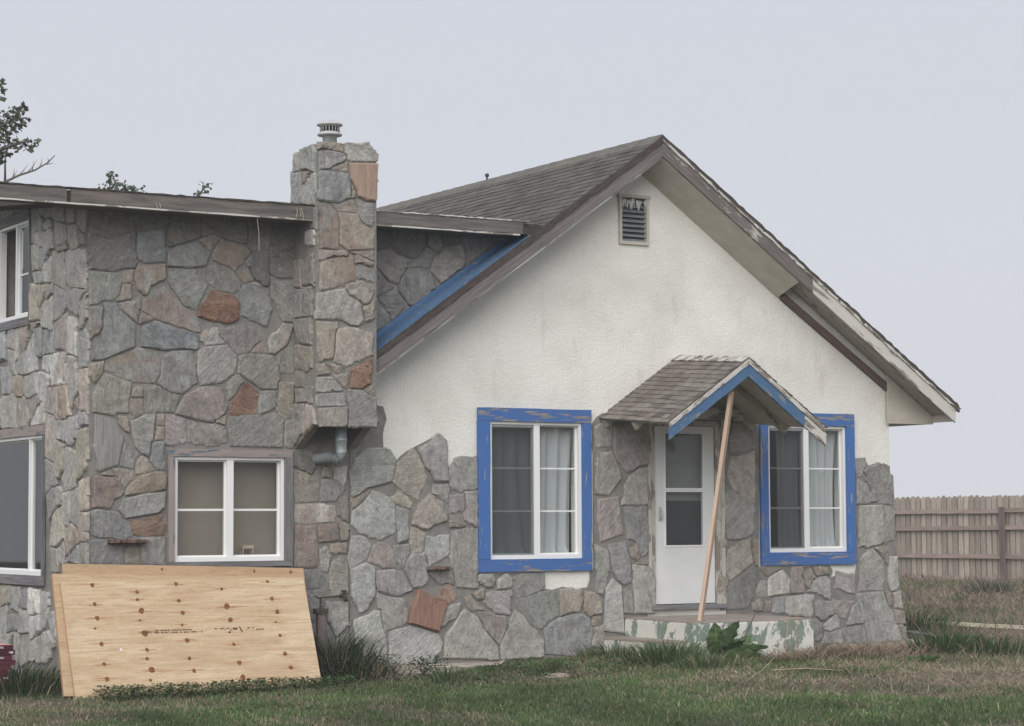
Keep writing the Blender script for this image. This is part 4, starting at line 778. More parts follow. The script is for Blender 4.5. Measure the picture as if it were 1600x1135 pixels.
for ln in STONES.strip().splitlines():
    pl, code, rest = ln.split(' ', 2)
    q = [tuple(float(v)/200 for v in w.split(',')) for w in rest.split()]
    if pl == 'F' and max(v for u, v in q) < .0 and len(q) < 3: continue
    ar = sum(q[i][0]*q[(i+1)%len(q)][1]-q[(i+1)%len(q)][0]*q[i][1] for i in range(len(q)))/2
    if ar < 0: q = q[::-1]; ar = -ar
    n = len(q); cu_ = sum(u for u,v in q)/n; cv_ = sum(v for u,v in q)/n
    if pl == 'F' and rest and VENT[0]-.3 < cu_ < VENT[1] and cv_ > 4: continue
    h = random.uniform(.008,.034) if pl == 'F' else random.uniform(.012,.038) if pl != 'L' else random.uniform(.02,.045)
    off = -.016 if (pl == 'F' and cu_ > JX and cv_ < zl(cu_)-.1) else 0
    if code == 'M': h = .06
    tu, tv = random.uniform(-.02,.02), random.uniform(-.03,.03)
    ins = min(.016, .18*math.sqrt(ar))
    ring0, ring1, ring2 = [], [], []
    for i, (u, v) in enumerate(q):
        du, dv = u-cu_, v-cv_; L = math.hypot(du, dv)+1e-6
        hh = h + tu*du + tv*dv + random.uniform(-.003,.003)
        ring0.append((du*1.0+du/L*.004, -.004, dv+dv/L*.004))
        ring1.append((du, hh*.62, dv))
        ring2.append((du-du/L*ins*random.uniform(.7,1.4), hh, dv-dv/L*ins*random.uniform(.7,1.4)))
    vs = ring0+ring1+ring2
    vs.append((random.uniform(-.12,.12)*math.sqrt(ar), h+random.uniform(-.006,.010), random.uniform(-.12,.12)*math.sqrt(ar)))
    fs = [(i,(i+1)%n,(i+1)%n+n,i+n) for i in range(n)]+[(i+n,(i+1)%n+n,(i+1)%n+2*n,i+2*n) for i in range(n)]+[(2*n+i,2*n+(i+1)%n,3*n) for i in range(n)]
    if pl in 'FC': vs = [(u,-d,v) for u,d,v in vs]; loc = (cu_, off if pl == 'F' else YCH, cv_)
    else: vs = [(-d,u,v) for u,d,v in vs]; loc = (0 if pl == 'L' else XCH, cu_, cv_)
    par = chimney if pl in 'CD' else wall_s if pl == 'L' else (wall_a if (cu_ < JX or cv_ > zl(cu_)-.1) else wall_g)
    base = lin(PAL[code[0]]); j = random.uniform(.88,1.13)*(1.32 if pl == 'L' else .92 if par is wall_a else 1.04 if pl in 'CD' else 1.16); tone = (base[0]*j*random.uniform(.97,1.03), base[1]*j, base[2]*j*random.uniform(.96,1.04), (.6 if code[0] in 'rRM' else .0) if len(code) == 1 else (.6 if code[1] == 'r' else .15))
    mat = M['stripe'] if code[0] in 'sSM' else M['stone']
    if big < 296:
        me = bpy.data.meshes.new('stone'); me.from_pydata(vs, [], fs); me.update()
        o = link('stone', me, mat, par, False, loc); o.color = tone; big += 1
    else:
        mb_ = small.setdefault(par.name, (par, MB()))[1]; mb_.add([(x+loc[0], y+loc[1], z+loc[2]) for x,y,z in vs], fs)
for nm, (par, mb_) in small.items():
    o = mb_.build('stone_chips', M['stone'], par); o.color = (*lin((160,152,142)), .2); o['kind'] = 'stuff'
def ledge(p0, p1, out, nm):
    z = (p0.z+p1.z)/2; x0, x1 = p0.x, p1.x; mb_ = MB(); n = 7; top = []; 
    for i in range(n+1):
        x = x0+(x1-x0)*i/n; yy = -out*(.75+.25*math.sin(i*1.9)) if 0 < i < n else -out*.5
        top.append((x, yy))
    vs = [(x,-.01,z) for x,_ in top]+[(x,y,z-.005+random.uniform(-.006,.006)) for x,y in top]+[(x,y,z-.03) for x,y in top]+[(x,-.01,z-.04) for x,_ in top]; N = n+1
    fs = [(a*N+i,a*N+i+1,(a+1)*N+i+1,(a+1)*N+i) for a in range(3) for i in range(n)]+[(0,N,2*N,3*N),(n,N+n,2*N+n,3*N+n)]
    mb_.add(vs, fs); o = mb_.build('stone_ledge', M['stone'], nm); o.color = (*lin((118,92,84)), .3); return o
ledge(pt(172,844,'Y',-.1), pt(233,843,'Y',-.1), .20, wall_a)
ledge(pt(670,884,'Y',-.1), pt(706,887,'Y',-.1), .18, wall_g)

# ------------------------------------------------------------------ roofs
deck = MB()
dz = .03
deck.prism([(PKX,PKZ-dz),(2.93,zl(2.93)-dz),(2.93,zl(2.93)-dz-.06),(PKX,PKZ-dz-.06)], YO, -.012)
deck.prism([(PKX,PKZ-dz),(4.3,zl(4.3)-dz),(4.3,zl(4.3)-dz-.06),(PKX,PKZ-dz-.06)], -.012, 10.4)
deck.prism([(PKX,PKZ-dz),(PKX,PKZ-dz-.06),(10.97,zr(10.97)-dz-.06),(10.97,zr(10.97)-dz)], YO, 10.4)
roof = deck.build('roof', M['edge'], house)
def shingles(parent, eu, ev, nrm, o0, u0f, umax, vmax, exposure, tabw, mat, joined=True, name='shingle', skip=None, t=.009):
    """rows of tabs on a slope: o0 origin at ridge, eu along ridge, ev down the slope"""
    out = MB(); tones = []
    rows = int(vmax/exposure)+1
    for rI in range(rows):
        u = u0f(rI)-random.uniform(0, tabw)
        while u < umax:
            w = tabw*random.uniform(.7,1.25); ua, ub = max(u, u0f(rI)), min(u+w-.006, umax); u += w
            if ub-ua < .03: continue
            va = rI*exposure; vb = min(va+exposure*1.12+random.uniform(-.008,.008), vmax+.02)
            c = o0+eu*((ua+ub)/2)+ev*((va+vb)/2)
            if skip and skip(c): continue
            lift = .008+random.uniform(0,.005)
            ring = []
            for (uu, vv, hh) in ((ua,va,.002),(ub,va,.002),(ub,vb+random.uniform(-.006,.006),lift),(ua,vb+random.uniform(-.006,.006),lift)):
                ring.append((uu, vv, hh))
            vs = [o0+eu*a+ev*b_+nrm*h_ for a,b_,h_ in ring]+[o0+eu*a+ev*b_+nrm*(h_+t) for a,b_,h_ in ring]
            fs = [(0,3,2,1),(4,5,6,7),(0,1,5,4),(1,2,6,5),(2,3,7,6),(3,0,4,7)]
            tn = random.uniform(.80,1.18)
            if joined: out.add(vs, fs); tones += [tn]*8
            else:
                cc = (vs[0]+vs[6])/2
                me = bpy.data.meshes.new(name); me.from_pydata([tuple(v-cc) for v in vs], [], fs); me.update()
                a = me.color_attributes.new('tone','FLOAT_COLOR','POINT'); a.data.foreach_set('color', [tn,tn*.98,tn*.96,1]*8)
                link(name, me, mat, parent, False, cc)
    if joined:
        o = out.build(name, mat, parent); a = o.data.color_attributes.new('tone','FLOAT_COLOR','POINT')
        a.data.foreach_set('color', np.array([[x,x,x,1] for x in tones], np.float32).ravel()); o['kind'] = 'stuff'; return o
cl = math.sqrt(1+ML*ML); cr_ = math.sqrt(1+MR*MR)
evL = Vector((-1,0,-ML))/cl; nL = Vector((-ML,0,1))/cl; evR = Vector((1,0,-MR))/cr_; nR = Vector((MR,0,1))/cr_
oR = Vector((PKX,0,PKZ-dz))
shingles(roof, Vector((0,1,0)), evL, nL, oR, lambda r: YO-.02, 10.4, (PKX-4.3)*cl, .115, .27, M['shingle'], name='roof_shingles', t=.009)
shingles(roof, Vector((0,1,0)), evR, nR, oR, lambda r: YO-.03, 10.4, (11.0-PKX)*cr_, .115, .27, M['shingle'], name='roof_shingles', t=.009)
m = MB()
for i in range(36): m.hexa([Vector((PKX-.13,YO-.03+i*.3,PKZ-.115)),Vector((PKX,YO-.03+i*.3,PKZ-.005)),Vector((PKX,YO+.29+i*.3,PKZ-.001)),Vector((PKX-.13,YO+.29+i*.3,PKZ-.111)),
                           Vector((PKX-.13,YO-.03+i*.3,PKZ-.10)),Vector((PKX,YO-.03+i*.3,PKZ+.012)),Vector((PKX,YO+.29+i*.3,PKZ+.018)),Vector((PKX-.13,YO+.29+i*.3,PKZ-.096))])
o = m.build('ridge_cap', M['shingle'], roof); a = o.data.color_attributes.new('tone','FLOAT_COLOR','POINT'); a.data.foreach_set('color', [1.0]*(4*len(o.data.vertices)))
pv = pt(761,288,'X',PKX); m = MB(); m.tube([(PKX,pv.y,PKZ-.02),(PKX,pv.y,PKZ+.05)], .012, 8); m.lathe((PKX,pv.y,PKZ+.05), [(.0,0),(.025,0),(.028,.02),(.02,.04),(0,.045)], 10); m.build('vent_pipe', M['iron'], roof)
# blue painted metal over the front strip of the left slope
m = MB(); xa, xb = 2.955, 4.93
h0, h1 = .0, .012
m.hexa([(xa,YO-.012,zl(xa)+h0-.01),(xb,YO-.012,zl(xb)+h0-.01),(xb,-.045,zl(xb)+h0),(xa,-.045,zl(xa)+h0),(xa,YO-.012,zl(xa)+h1-.01),(xb,YO-.012,zl(xb)+h1-.01),(xb,-.045,zl(xb)+h1),(xa,-.045,zl(xa)+h1)])
m.hexa([(xa,-.062,zl(xa)+.013),(xb,-.062,zl(xb)+.013),(xb,-.05,zl(xb)+.013),(xa,-.05,zl(xa)+.013),(xa,-.062,zl(xa)+.09),(xb,-.062,zl(xb)+.06),(xb,-.05,zl(xb)+.06),(xa,-.05,zl(xa)+.09)])
m.build('blue_flashing', M['blue_roof'], roof)
# rake trim
th = .70
def rake(side, mat, x_end, y, top, bot, name, seg=24, jit=.003, t=.026):
    zf = zl if side < 0 else zr; w = (top-bot)/math.sqrt(1+th*th); mid = (top+bot)/2
    a_, b_ = (x_end, PKX) if side < 0 else (PKX, x_end)
    return board(name, (a_, y, zf(a_)+mid), (b_, y, zf(b_)+mid), (0,0,1), w, t, mat, roof, seg, jit, endcut=(.70 if side < 0 else -.69)*w)
rake(-1, M['edge'], 2.94, YO-.022, -.012, -.092, 'shingle_edge', 70, .007, .03)
rake(1, M['edge'], 10.99, YO-.026, .004, -.075, 'shingle_edge', 80, .008, .03)
rake(-1, M['rake'], 2.93, YO-.012, -.09, -.245, 'rake_board')
_x = 8.75; _w = (.245-.073)/math.sqrt(1+th*th)
board('rake_board', (PKX,YO-.016,zr(PKX)-.159), (_x,YO-.016,zr(_x)-.159), (0,0,1), _w, .026, M['rake_grey'], roof, 16, .003, endcut=-.69*_w)
board('rake_board', (_x+.004,YO-.016,zr(_x+.004)-.159), (10.93,YO-.016,zr(10.93)-.159), (0,0,1), _w, .026, M['rake_white'], roof, 16, .003, endcut=-.69*_w)
rake(-1, M['trim_white'], 2.93, YO-.004, -.246, -.262, 'trim_strip')
rake(1, M['trim_white'], 10.99, YO-.034, -.045, -.078, 'trim_strip', 60, .006, .02)
# right overhang seen from below
xs = pt(1230,452,'Y',-.2).x
w0, w1 = (PKX+.03, PKZ-.38), (xs, zr(xs)-.40)
m = MB(); m.hexa([(PKX,YO,PKZ-.250),(xs,YO,zr(xs)-.250),(xs,-.002,w1[1]),(PKX,-.002,PKZ-.385),(PKX,YO,PKZ-.235),(xs,YO,zr(xs)-.235),(xs,-.002,w1[1]+.015),(PKX,-.002,PKZ-.37)])
m.build('soffit_panel', M['soffit'], roof)
for i in range(3):
    ya, yb = YO+.012+i*.125, YO+.012+i*.125+.119
    board('soffit_board', (xs-.02,(ya+yb)/2,zr(xs-.02)-.15), (10.90,(ya+yb)/2,zr(10.90)-.15), (0,1,0), yb-ya, .016, M['soffit_stain'], roof, 12, .002)
p, q = pt(1222,462,'Y',-.03), pt(1386,606,'Y',-.03)
board('ledger', (p.x,-.026,p.z-.01), (q.x+.02,-.026,q.z-.01), (0,0,1), .085, .045, M['ledger'], roof, 10)
_e = P2(1387,662,-.05); ep = [(_e[0],zr(_e[0])-.17),(10.915,zr(10.915)-.17),(10.915,P2(1470,661.5,-.05)[1]-.012),(10.90,_e[1]),_e]
m = MB(); m.prism(ep, -.06, -.035); m.build('eave_end_panel', M['soffit'], roof)
e0 = ep[4][1]
m = MB(); m.box((10.257,-.034,e0+.004),(10.91,10.4,e0+.022)); m.build('eave_soffit', M['soffit'], roof)
board('eave_fascia', (10.93,-.40,e0+.10), (10.93,10.4,e0+.10), (0,0,1), .15, .024, M['soffit'], roof, 20)

# flat addition roof and its fascia
FZ0, FZ1, FY = 4.60, 4.735, -.45
m = MB(); m.add([(x,y,z) for x in (-.42,5.15) for y,z in ((-.433,FZ0+.008),(9,FZ0+.95),(9,FZ1+.93),(-.433,FZ1-.012))], [(0,1,2,3),(7,6,5,4),(0,4,5,1),(1,5,6,2),(2,6,7,3),(3,7,4,0)])
m.box((-1.6,-.433,FZ0+.008),(-.4205,-.16,FZ1-.012)); aroof = m.build('flat_roof', M['edge'], house)
board('fascia_board', (-1.6,FY,(FZ0+FZ1)/2-.003), (-.418,FY,(FZ0+FZ1)/2), (0,0,1), FZ1-FZ0, .03, M['fascia'], aroof, 12, .003)
board('fascia_board', (-.375,FY,(FZ0+FZ1)/2), (2.235,FY,(FZ0+FZ1)/2+.004), (0,0,1), FZ1-FZ0, .03, M['fascia_rust'], aroof, 24, .003)
board('fascia_board', (2.96,FY,(FZ0+FZ1)/2+.006), (4.76,FY,(FZ0+FZ1)/2+.008), (0,0,1), FZ1-FZ0, .03, M['fascia'], aroof, 18, .003)
for x0, x1 in ((-1.6,2.235),(2.96,4.72)):
    board('drip_strip', (x0,FY+.006,FZ0-.008), (x1,FY+.006,FZ0-.006), (0,0,1), .016, .05, M['trim_white'], aroof, 30, .002)
    board('roofing_edge', (x0,FY+.01,FZ1+.008), (x1+.12*(x0 > 0),FY+.01,FZ1+.012), (0,0,1), .014, .07, M['trim_white'] if x0 > 0 else M['edge'], aroof, 60, .005)
m = MB(); m.box((-.40,FY+.02,FZ0-.002),(4.7,-.05,FZ0+.006)); m.build('eave_soffit', M['fascia'], aroof)

# chimney flue, pipe under it, elbow and ribbed duct
m = MB(); fc = (2.53,-.24,5.36)
m.lathe(fc, [(.075,-.05),(.075,.17),(.126,.168),(.132,.18),(.124,.19),(.104,.20),(.104,.207)], 24)
for i in range(18):
    an = i*math.pi/9; m.box((fc[0]+.10*math.cos(an)-.004,fc[1]+.10*math.sin(an)-.004,fc[2]+.205),(fc[0]+.10*math.cos(an)+.004,fc[1]+.10*math.sin(an)+.004,fc[2]+.265))
m.lathe(fc, [(.085,.262),(.106,.262),(.108,.272),(.134,.276),(.138,.286),(.11,.308),(.06,.322),(.0,.326)], 24)
flue = m.build('flue_cap', M['cap'], chimney, smooth=True)
m = MB(); m.lathe(fc, [(.085,.20),(.085,.265)], 16); m.build('flue_throat', M['void'], flue)
pp = pt(533,680,'Y',-.26)
m = MB(); m.lathe((pp.x,-.26,2.30), [(.062,.6),(.062,.06),(.066,.055),(.066,.035),(.060,.03),(.058,-.09)], 20)
m.build('vent_pipe', M['galv'], chimney, smooth=True)
path, rad = [], []
for i in range(40):
    t = i/39
    if t < .3: an = t/.3*math.pi/2; p = Vector((pp.x-.075*(1-math.cos(an)), -.26, 2.22-.075*math.sin(an)))
    else: s_ = (t-.3)/.7; p = Vector((pp.x-.075-.11*s_, -.26+.26*s_*s_, 2.145+.012*math.sin(s_*3)))
    path.append(p); rad.append((.054-.012*t)+(.010 if i % 2 else -.006)*(t > .22))
m = MB(); m.tube(path, rad, 14); m.build('ribbed_duct', M['vent'], chimney)
p = pt(460,705,'X',XCH)

# ------------------------------------------------------------------ windows, door, vent
def window(u0, u1, v0, v1, mp, mull, mwid, munt, casing, cmats, screen=None, sill_t=.045, glassmats=('glass','glass'), munt_w=.016, open_side=None, munt_only=None):
    """white slider set in its opening; (u, depth, v); depth < 0 is outside. mull = u of the meeting stile"""
    fw = .045
    m = MB(); d0, d1 = -.020, (.075 if mp is MAPF else .05)
    m.box((u0,d0,v0),(u1,d1,v0+sill_t)); m.box((u0,d0,v1-fw*.7),(u1,d1,v1)); m.box((u0,d0,v0+sill_t),(u0+fw*.75,d1,v1-fw*.7)); m.box((u1-fw*.75,d0,v0+sill_t),(u1,d1,v1-fw*.7))
    m.box((mull-mwid/2,d0+.004,v0+sill_t),(mull+mwid/2,d1-.004,v1-fw*.7))
    w = m.build('window', M['vinyl'], house, mp)
    for s_, (a, b) in enumerate(((u0+fw*.75, mull-mwid/2),(mull+mwid/2, u1-fw*.75))):
        if s_ == open_side: continue
        za, zb = v0+sill_t, v1-fw*.7; dd = .012 if s_ == (screen if screen is not None else 0) else .030
        sw = .018; m = MB()
        m.box((a,dd,za),(b,dd+.03,za+sw)); m.box((a,dd,zb-sw),(b,dd+.03,zb)); m.box((a,dd,za+sw),(a+sw,dd+.03,zb-sw)); m.box((b-sw,dd,za+sw),(b,dd+.03,zb-sw)); m.build('sash', M['vinyl'], w, mp)
        cuts = [za+sw]+[za+(zb-za)*f_ for f_ in munt]+[zb-sw]
        for lo, hi in zip(cuts[:-1], cuts[1:]):
            q = MB(); q.box((a+sw,dd+.012,lo),(b-sw,dd+.016,hi)); q.build('pane', M[glassmats[s_]], w, mp)
        for f_ in munt:
            z = za+(zb-za)*f_; q = MB(); q.box((a+sw,dd+.004,z-munt_w/2),(b-sw,dd+.0115,z+munt_w/2)); q.build('muntin', M['vinyl'], w, mp)
        if screen == s_:
            q = MB(); q.box((a+.004,-.006,za+.012),(b-.004,-.0045,zb-.03)); q.build('insect_screen', M['screen'], w, mp)
            q = MB(); q.box((a,-.010,zb-.034),(b,-.002,zb-.018)); q.box((a,-.010,za+.004),(b,-.002,za+.018)); q.box((a,-.010,za+.018),(a+.012,-.002,zb-.034)); q.build('screen_frame', M['vent'], w, mp)
    l, r, t, b = casing
    def cb(p0, p1, wd, wdt, mt):
        if mp is MAPL: f = lambda p: (p[1], p[0], p[2])
        else: f = lambda p: p
        return board('casing_board', f(p0), f(p1), f(wd), wdt, .034, M[mt], w, 10, .0025)
    dp = -.034 if mp is MAPF else -.03
    cb((u0-l,dp,v1+t/2+.001), (u1+r,dp,v1+t/2+.001), (0,0,1), t, cmats[0])
    cb((u0-l,dp,v0-b/2-.001), (u1+r,dp,v0-b/2-.001), (0,0,1), b, cmats[1])
    cb((u0-l/2-.001,dp+.002,v0+.001), (u0-l/2-.001,dp+.002,v1-.001), (1,0,0), l, cmats[2])
    cb((u1+r/2+.001,dp+.002,v0+.001), (u1+r/2+.001,dp+.002,v1-.001), (1,0,0), r, cmats[3])
    return w
window(*WIN1, MAPF, P2(838,760)[0], .075, (.335,.665), (.15,.12,.145,.135), ('blue_worn','blue_worn','blue','blue'), screen=0)
window(*WIN2, MAPF, P2(1259,760)[0], .075, (.335,.665), (.115,.125,.15,.15), ('blue_worn','blue_worn','blue_worn','blue'), screen=0)
window(*WIN3, MAPF, P2(358.5,790)[0], .075, (.485,), (.065,.085,.075,.055), ('casing_bluegrey','casing_grey','casing_bluegrey','casing_grey'), munt_w=.022)
window(*WINU, MAPL, P2L(27.5,420)[0], .035, (.45,), (.02,.05,.10,.09), ('casing_grey','casing_grey','casing_grey','casing_grey'), glassmats=('glass','glass'), open_side=1)
m = MB(); m.box((P2L(27.5,420)[0],.45,WINU[2]-.2),(WINU[1]+.6,.46,WINU[3]+.1)); m.build('partition_and_shade_sheet', M['void'], house, MAPL)  # added near-black sheet; its colour stands for the unlit room behind the open half
window(*WINS, MAPL, P2L(47.5,790)[0], .03, (), (.03,.10,.10,.10), ('casing_bluegrey','casing_grey','casing_grey','casing_grey'), glassmats=('glass_hi','glass_hi'))

def curtain(u0, u1, v0, v1, depth, folds, amp, label, name='curtain', gather=0, mp=MAPF, mat='curtain', group='sheer window curtains'):
    N, K = 90, 36; vs = []; ph = [(random.uniform(.3,1.3)*folds, random.uniform(0,6.3), random.uniform(.4,1), random.uniform(-3.2,3.2)) for _ in range(5)]
    for j in range(K+1):
        t = j/K; v = v1+(v0-v1)*t
        for i in range(N+1):
            s_ = i/N; u = u0+(u1-u0)*(s_+gather*math.sin(t*2.6)*(0.5-s_)*.8)
            f_ = sum(w_*math.sin(fr_*6.28*s_+p_+sl_*t) for fr_, p_, w_, sl_ in ph)/2.2; f_ = math.copysign(abs(f_)**.7, f_)
            pool = max(0, (t-.93)/.07)
            d = depth+amp*(.3+.7*t**.5)*f_-.025*pool*(1+math.sin(s_*17+f_))
            vs.append((u, d, v+.035*pool*(.5+.5*math.sin(s_*9+1.3*f_))))
    fs = [(j*(N+1)+i,j*(N+1)+i+1,(j+1)*(N+1)+i+1,(j+1)*(N+1)+i) for j in range(K) for i in range(N)]
    m = MB(); m.add(vs, fs); o = m.build(name, M[mat], None, mp, True); return tag(o, label, 'curtain', group)
m1 = P2(838,760)[0]; m2 = P2(1259,760)[0]
curtain(WIN1[0]-.05, m1+.02, WIN1[2]+.02, WIN1[3], .15, 3.0, .03, 'sheer curtain behind the dark screened left half of the window left of the door')
curtain(m1+.03, WIN1[1]-.04, WIN1[2]+.02, WIN1[3], .15, 2.6, .04, 'white sheer curtain in the clear right half of the window left of the door')
curtain(WIN2[0]+.25, m2+.02, WIN2[2]+.02, WIN2[3], .15, 2.6, .035, 'sheer curtain gathered behind the screened half of the window right of the door', gather=.2)
curtain(m2+.03, WIN2[1]-.01, WIN2[2]+.02, WIN2[3], .15, 3.2, .04, 'bunched white sheer curtain in the clear half of the window right of the door', gather=.35)
m = MB(); m.box((WIN3[0]-.02,.215,WIN3[2]+.05),(WIN3[1]+.02,.225,WIN3[3]-.01)); tag(m.build('window_blanket', M['blanket']), 'brown blanket hung behind the panes of the addition window', 'blanket')
p0 = P2(381,868,.06); p1 = P2(398,852,.06); m = MB()
m.box((p0[0],.085,p1[1]-.035),(p1[0],.17,p1[1])); m.box((p0[0],.09,WIN3[2]+.045),(p0[0]+.012,.10,p1[1]-.035)); m.box((p1[0]-.012,.09,WIN3[2]+.045),(p1[0],.10,p1[1]-.035)); m.box((p0[0],.155,WIN3[2]+.045),(p0[0]+.012,.165,p1[1]-.035)); m.box((p1[0]-.012,.155,WIN3[2]+.045),(p1[0],.165,p1[1]-.035))
tag(m.build('small_stand', M['pine']), 'little pale wooden stand on the sill inside the addition window', 'stand')
# sill board inside carries the stand
m = MB(); m.box((WIN3[0],.076,WIN3[2]+.01),(WIN3[1],.21,WIN3[2]+.043)); m.build('window_sill', M['room'], house)
um = P2L(27.5,420)[0]
m = MB(); m.box((WINU[0]+.01,.12,WINU[2]+.02),(um-.02,.126,WINU[3]-.02)); tag(m.build('sky_sheen_sheet', M['sheen'], None, MAPL), 'pale blue blind drawn behind the right half of the upper left window', 'sheen')  # added sheet; its pale blue stands in for sky mirrored in the pane
# door
u0, u1, v0, v1 = DOOR
m = MB(); m.box((u0,-.02,v0),(u0+.055,.16,v1)); m.box((u1-.075,-.02,v0),(u1,.16,v1)); m.box((u0+.055,-.02,v1-.06),(u1-.075,.16,v1)); dfr = m.build('door_frame', M['door_trim'], house)
m = MB(); m.box((u0-.03,-.07,v0-.05),(u1+.03,.12,v0-.001)); m.build('threshold', M['casing_grey'], house)
m = MB(); m.box((u0-.045,-.034,v0),(u0-.001,-.004,v1+.02)); m.build('door_trim', M['door_trim'], dfr)
m = MB(); m.box((u1+.001,-.034,v0),(u1+.05,-.004,v1+.02)); m.build('door_trim', M['door_trim'], dfr)
a, b, lo, hi = u0+.062, u1-.082, v0+.012, v1-.065
gl0, gl1 = P2(1040,800)[0], P2(1098,800)[0]; zA, zB, zC, zD = P2(1070,852)[1], P2(1070,769)[1], P2(1070,763)[1], P2(1070,678)[1]
m = MB(); m.box((a,.0,lo),(b,.035,zA)); m.box((a,.0,zD),(b,.035,hi)); m.box((a,.0,zA),(gl0,.035,zD)); m.box((gl1,.0,zA),(b,.035,zD)); m.box((gl0,.0,zB),(gl1,.035,zC))
door = m.build('door', M['door'], house)
for za, zb in ((zA,zB),(zC,zD)):
    q = MB(); q.box((gl0,.014,za),(gl1,.018,zb)); q.build('pane', M['glass'], door)
    q = MB(); t_ = .018
    q.box((gl0-t_,-.008,za-t_),(gl1+t_,-.001,za)); q.box((gl0-t_,-.008,zb),(gl1+t_,-.001,zb+t_*.6)); q.box((gl0-t_,-.008,za),(gl0,-.001,zb)); q.box((gl1,-.008,za),(gl1+t_,-.001,zb)); q.build('glazing_bead', M['vinyl'], door)
hz = P2(1032,806)[1]; hx = P2(1031,806)[0]
q = MB(); q.box((hx-.018,-.012,hz-.06),(hx+.018,-.0005,hz+.10)); q.tube([(hx,-.012,hz+.06),(hx+.0,-.05,hz+.05),(hx,-.05,hz-.03),(hx,-.012,hz-.045)], .009, 8); q.build('door_handle', M['cap'], door)
m = MB(); m.box((u0+.055,.10,v0),(u1-.075,.14,1.35)); m.box((u0+.055,.10,2.15),(u1-.075,.14,v1)); m.box((u0+.055,.10,1.35),(u0+.16,.14,2.15)); m.box((u1-.17,.10,1.35),(u1-.075,.14,2.15)); m.box((u0+.16,.115,1.35),(u1-.17,.12,2.15))
inner = m.build('inner_door', M['room'], house)
q = MB(); q.box((u0+.07,.092,1.02),(u1-.09,.0985,1.72)); q.build('inner_door_panel', M['void'], inner)
# gable vent
u0, u1, v0, v1 = VENT
m = MB(); f_ = .035; m.box((u0-f_,-.03,v0-f_),(u1+f_,-.002,v0)); m.box((u0-f_-.015,-.04,v1),(u1+f_+.015,-.002,v1+f_)); m.box((u0-f_,-.03,v0),(u0,-.002,v1)); m.box((u1,-.03,v0),(u1+f_,-.002,v1))
vent = m.build('gable_vent', M['soffit'], house)
n = 9
for i in range(n):
    z = v0+(v1-v0)*(i+.5)/n; q = MB(); q.hexa([(u0,-.016,z-.028),(u1,-.016,z-.028),(u1,.05,z+.022),(u0,.05,z+.022),(u0,-.016,z-.022),(u1,-.016,z-.022),(u1,.05,z+.028),(u0,.05,z+.028)]); q.build('slat', M['vent'], vent)
m = MB(); m.box((u0,.12,v0),(u1,.13,v1)); m.build('vent_backing', M['void'], vent)
m = MB()
for i in range(26):
    x = random.uniform(u0,u1); z = v1-random.uniform(0,.05); L = random.uniform(.05,.16); m.add([(x-.012,-.02,z),(x+.012,-.02,z),(x+random.uniform(-.02,.02),-.026,z-L)], [(0,1,2)])
tag(m.build('nest_straw', M['trim_white'], vent), 'pale nest debris caught in the top slats', kind='stuff')

# ------------------------------------------------------------------ porch
PZ, PY, PX0, PX1 = .412, -1.363, 6.33, 7.975
m = MB(); m.hexa([(PX0,PY,-.4),(PX1,PY,-.4),(PX1,-.03,-.4),(PX0,-.03,-.4),(PX0,PY,PZ-.03),(PX1,PY,PZ-.03),(PX1,-.03,PZ-.022),(PX0,-.03,PZ-.022)])
porch = m.build('porch_slab', M['porch_paint'], house)
bm = bmesh.new(); bm.from_mesh(porch.data); bmesh.ops.bevel(bm, geom=[e for e in bm.edges], offset=.012, segments=2, affect='EDGES'); bm.to_mesh(porch.data); bm.free()
m = MB(); m.hexa([(PX0+.015,PY+.015,PZ-.028),(PX1-.02,PY+.015,PZ-.028),(PX1-.02,-.02,PZ-.02),(PX0+.015,-.02,PZ-.02),(PX0+.015,PY+.015,PZ-.012),(PX1-.02,PY+.015,PZ-.012),(PX1-.02,-.02,PZ-.004),(PX0+.015,-.02,PZ-.004)]); m.build('porch_top', M['concrete'], porch)
s0 = pt(943,990,'Y',-.03)
m = MB(); m.box((s0.x,-1.25,-.4),(PX0-.004,-.03,.17)); stp = m.build('step', M['porch_paint'], porch)
m = MB(); m.box((s0.x-.006,-1.256,.171),(PX0-.004,-.02,.195)); m.build('step_top', M['concrete'], porch)

# porch gable roof, sagging toward the front
A = dict(pf=Vector((7.032,-1.45,3.262)), pb=Vector((7.128,0.0,3.372)), lf=Vector((5.97,-1.45,2.552)), lb=Vector((6.06,0.0,2.672)), rf=Vector((8.065,-1.45,2.54)), rb=Vector((8.15,0.0,2.66)))
DN = Vector((0,0,-.035))
m = MB()
def pslab(mb_, a_, b_, c_, d_, dn): mb_.hexa([a_+dn,b_+dn,c_+dn,d_+dn,a_,b_,c_,d_])
pslab(m, A['lf'],A['pf'],A['pb'],A['lb'],DN); pslab(m, A['pf'],A['rf'],A['rb'],A['pb'],DN)
proof = m.build('porch_roof', M['soffit'], house)
eu = (A['pb']-A['pf']).normalized(); LL = (A['pb']-A['pf']).length
for side in ('l','r'):
    ev = (A[side+'f']-A['pf']); VL = ev.length; ev.normalize(); nn = eu.cross(ev); nn = nn if nn.z > 0 else -nn; nn.normalize()
    shingles(proof, eu, ev, nn, A['pf']-eu*.03, lambda r: 0, LL+.03, VL+.03, .088, .17, M['shingle_p'], joined=False, name='shingle', t=.011)
m = MB(); nseg = 6
for i in range(nseg):
    a_ = A['pf'].lerp(A['pb'], i/nseg); b_ = A['pf'].lerp(A['pb'], (i+1)/nseg); up = Vector((0,0,.022)); sx = Vector((.11,0,-.055))
    m.add([a_-eu*.03-Vector((.11,0,.055))+up, a_-eu*.03+up*1.2, b_+up*1.2, b_-Vector((.11,0,.055))+up, a_-eu*.03+sx+up, b_+sx+up], [(0,1,2,3),(1,4,5,2)])
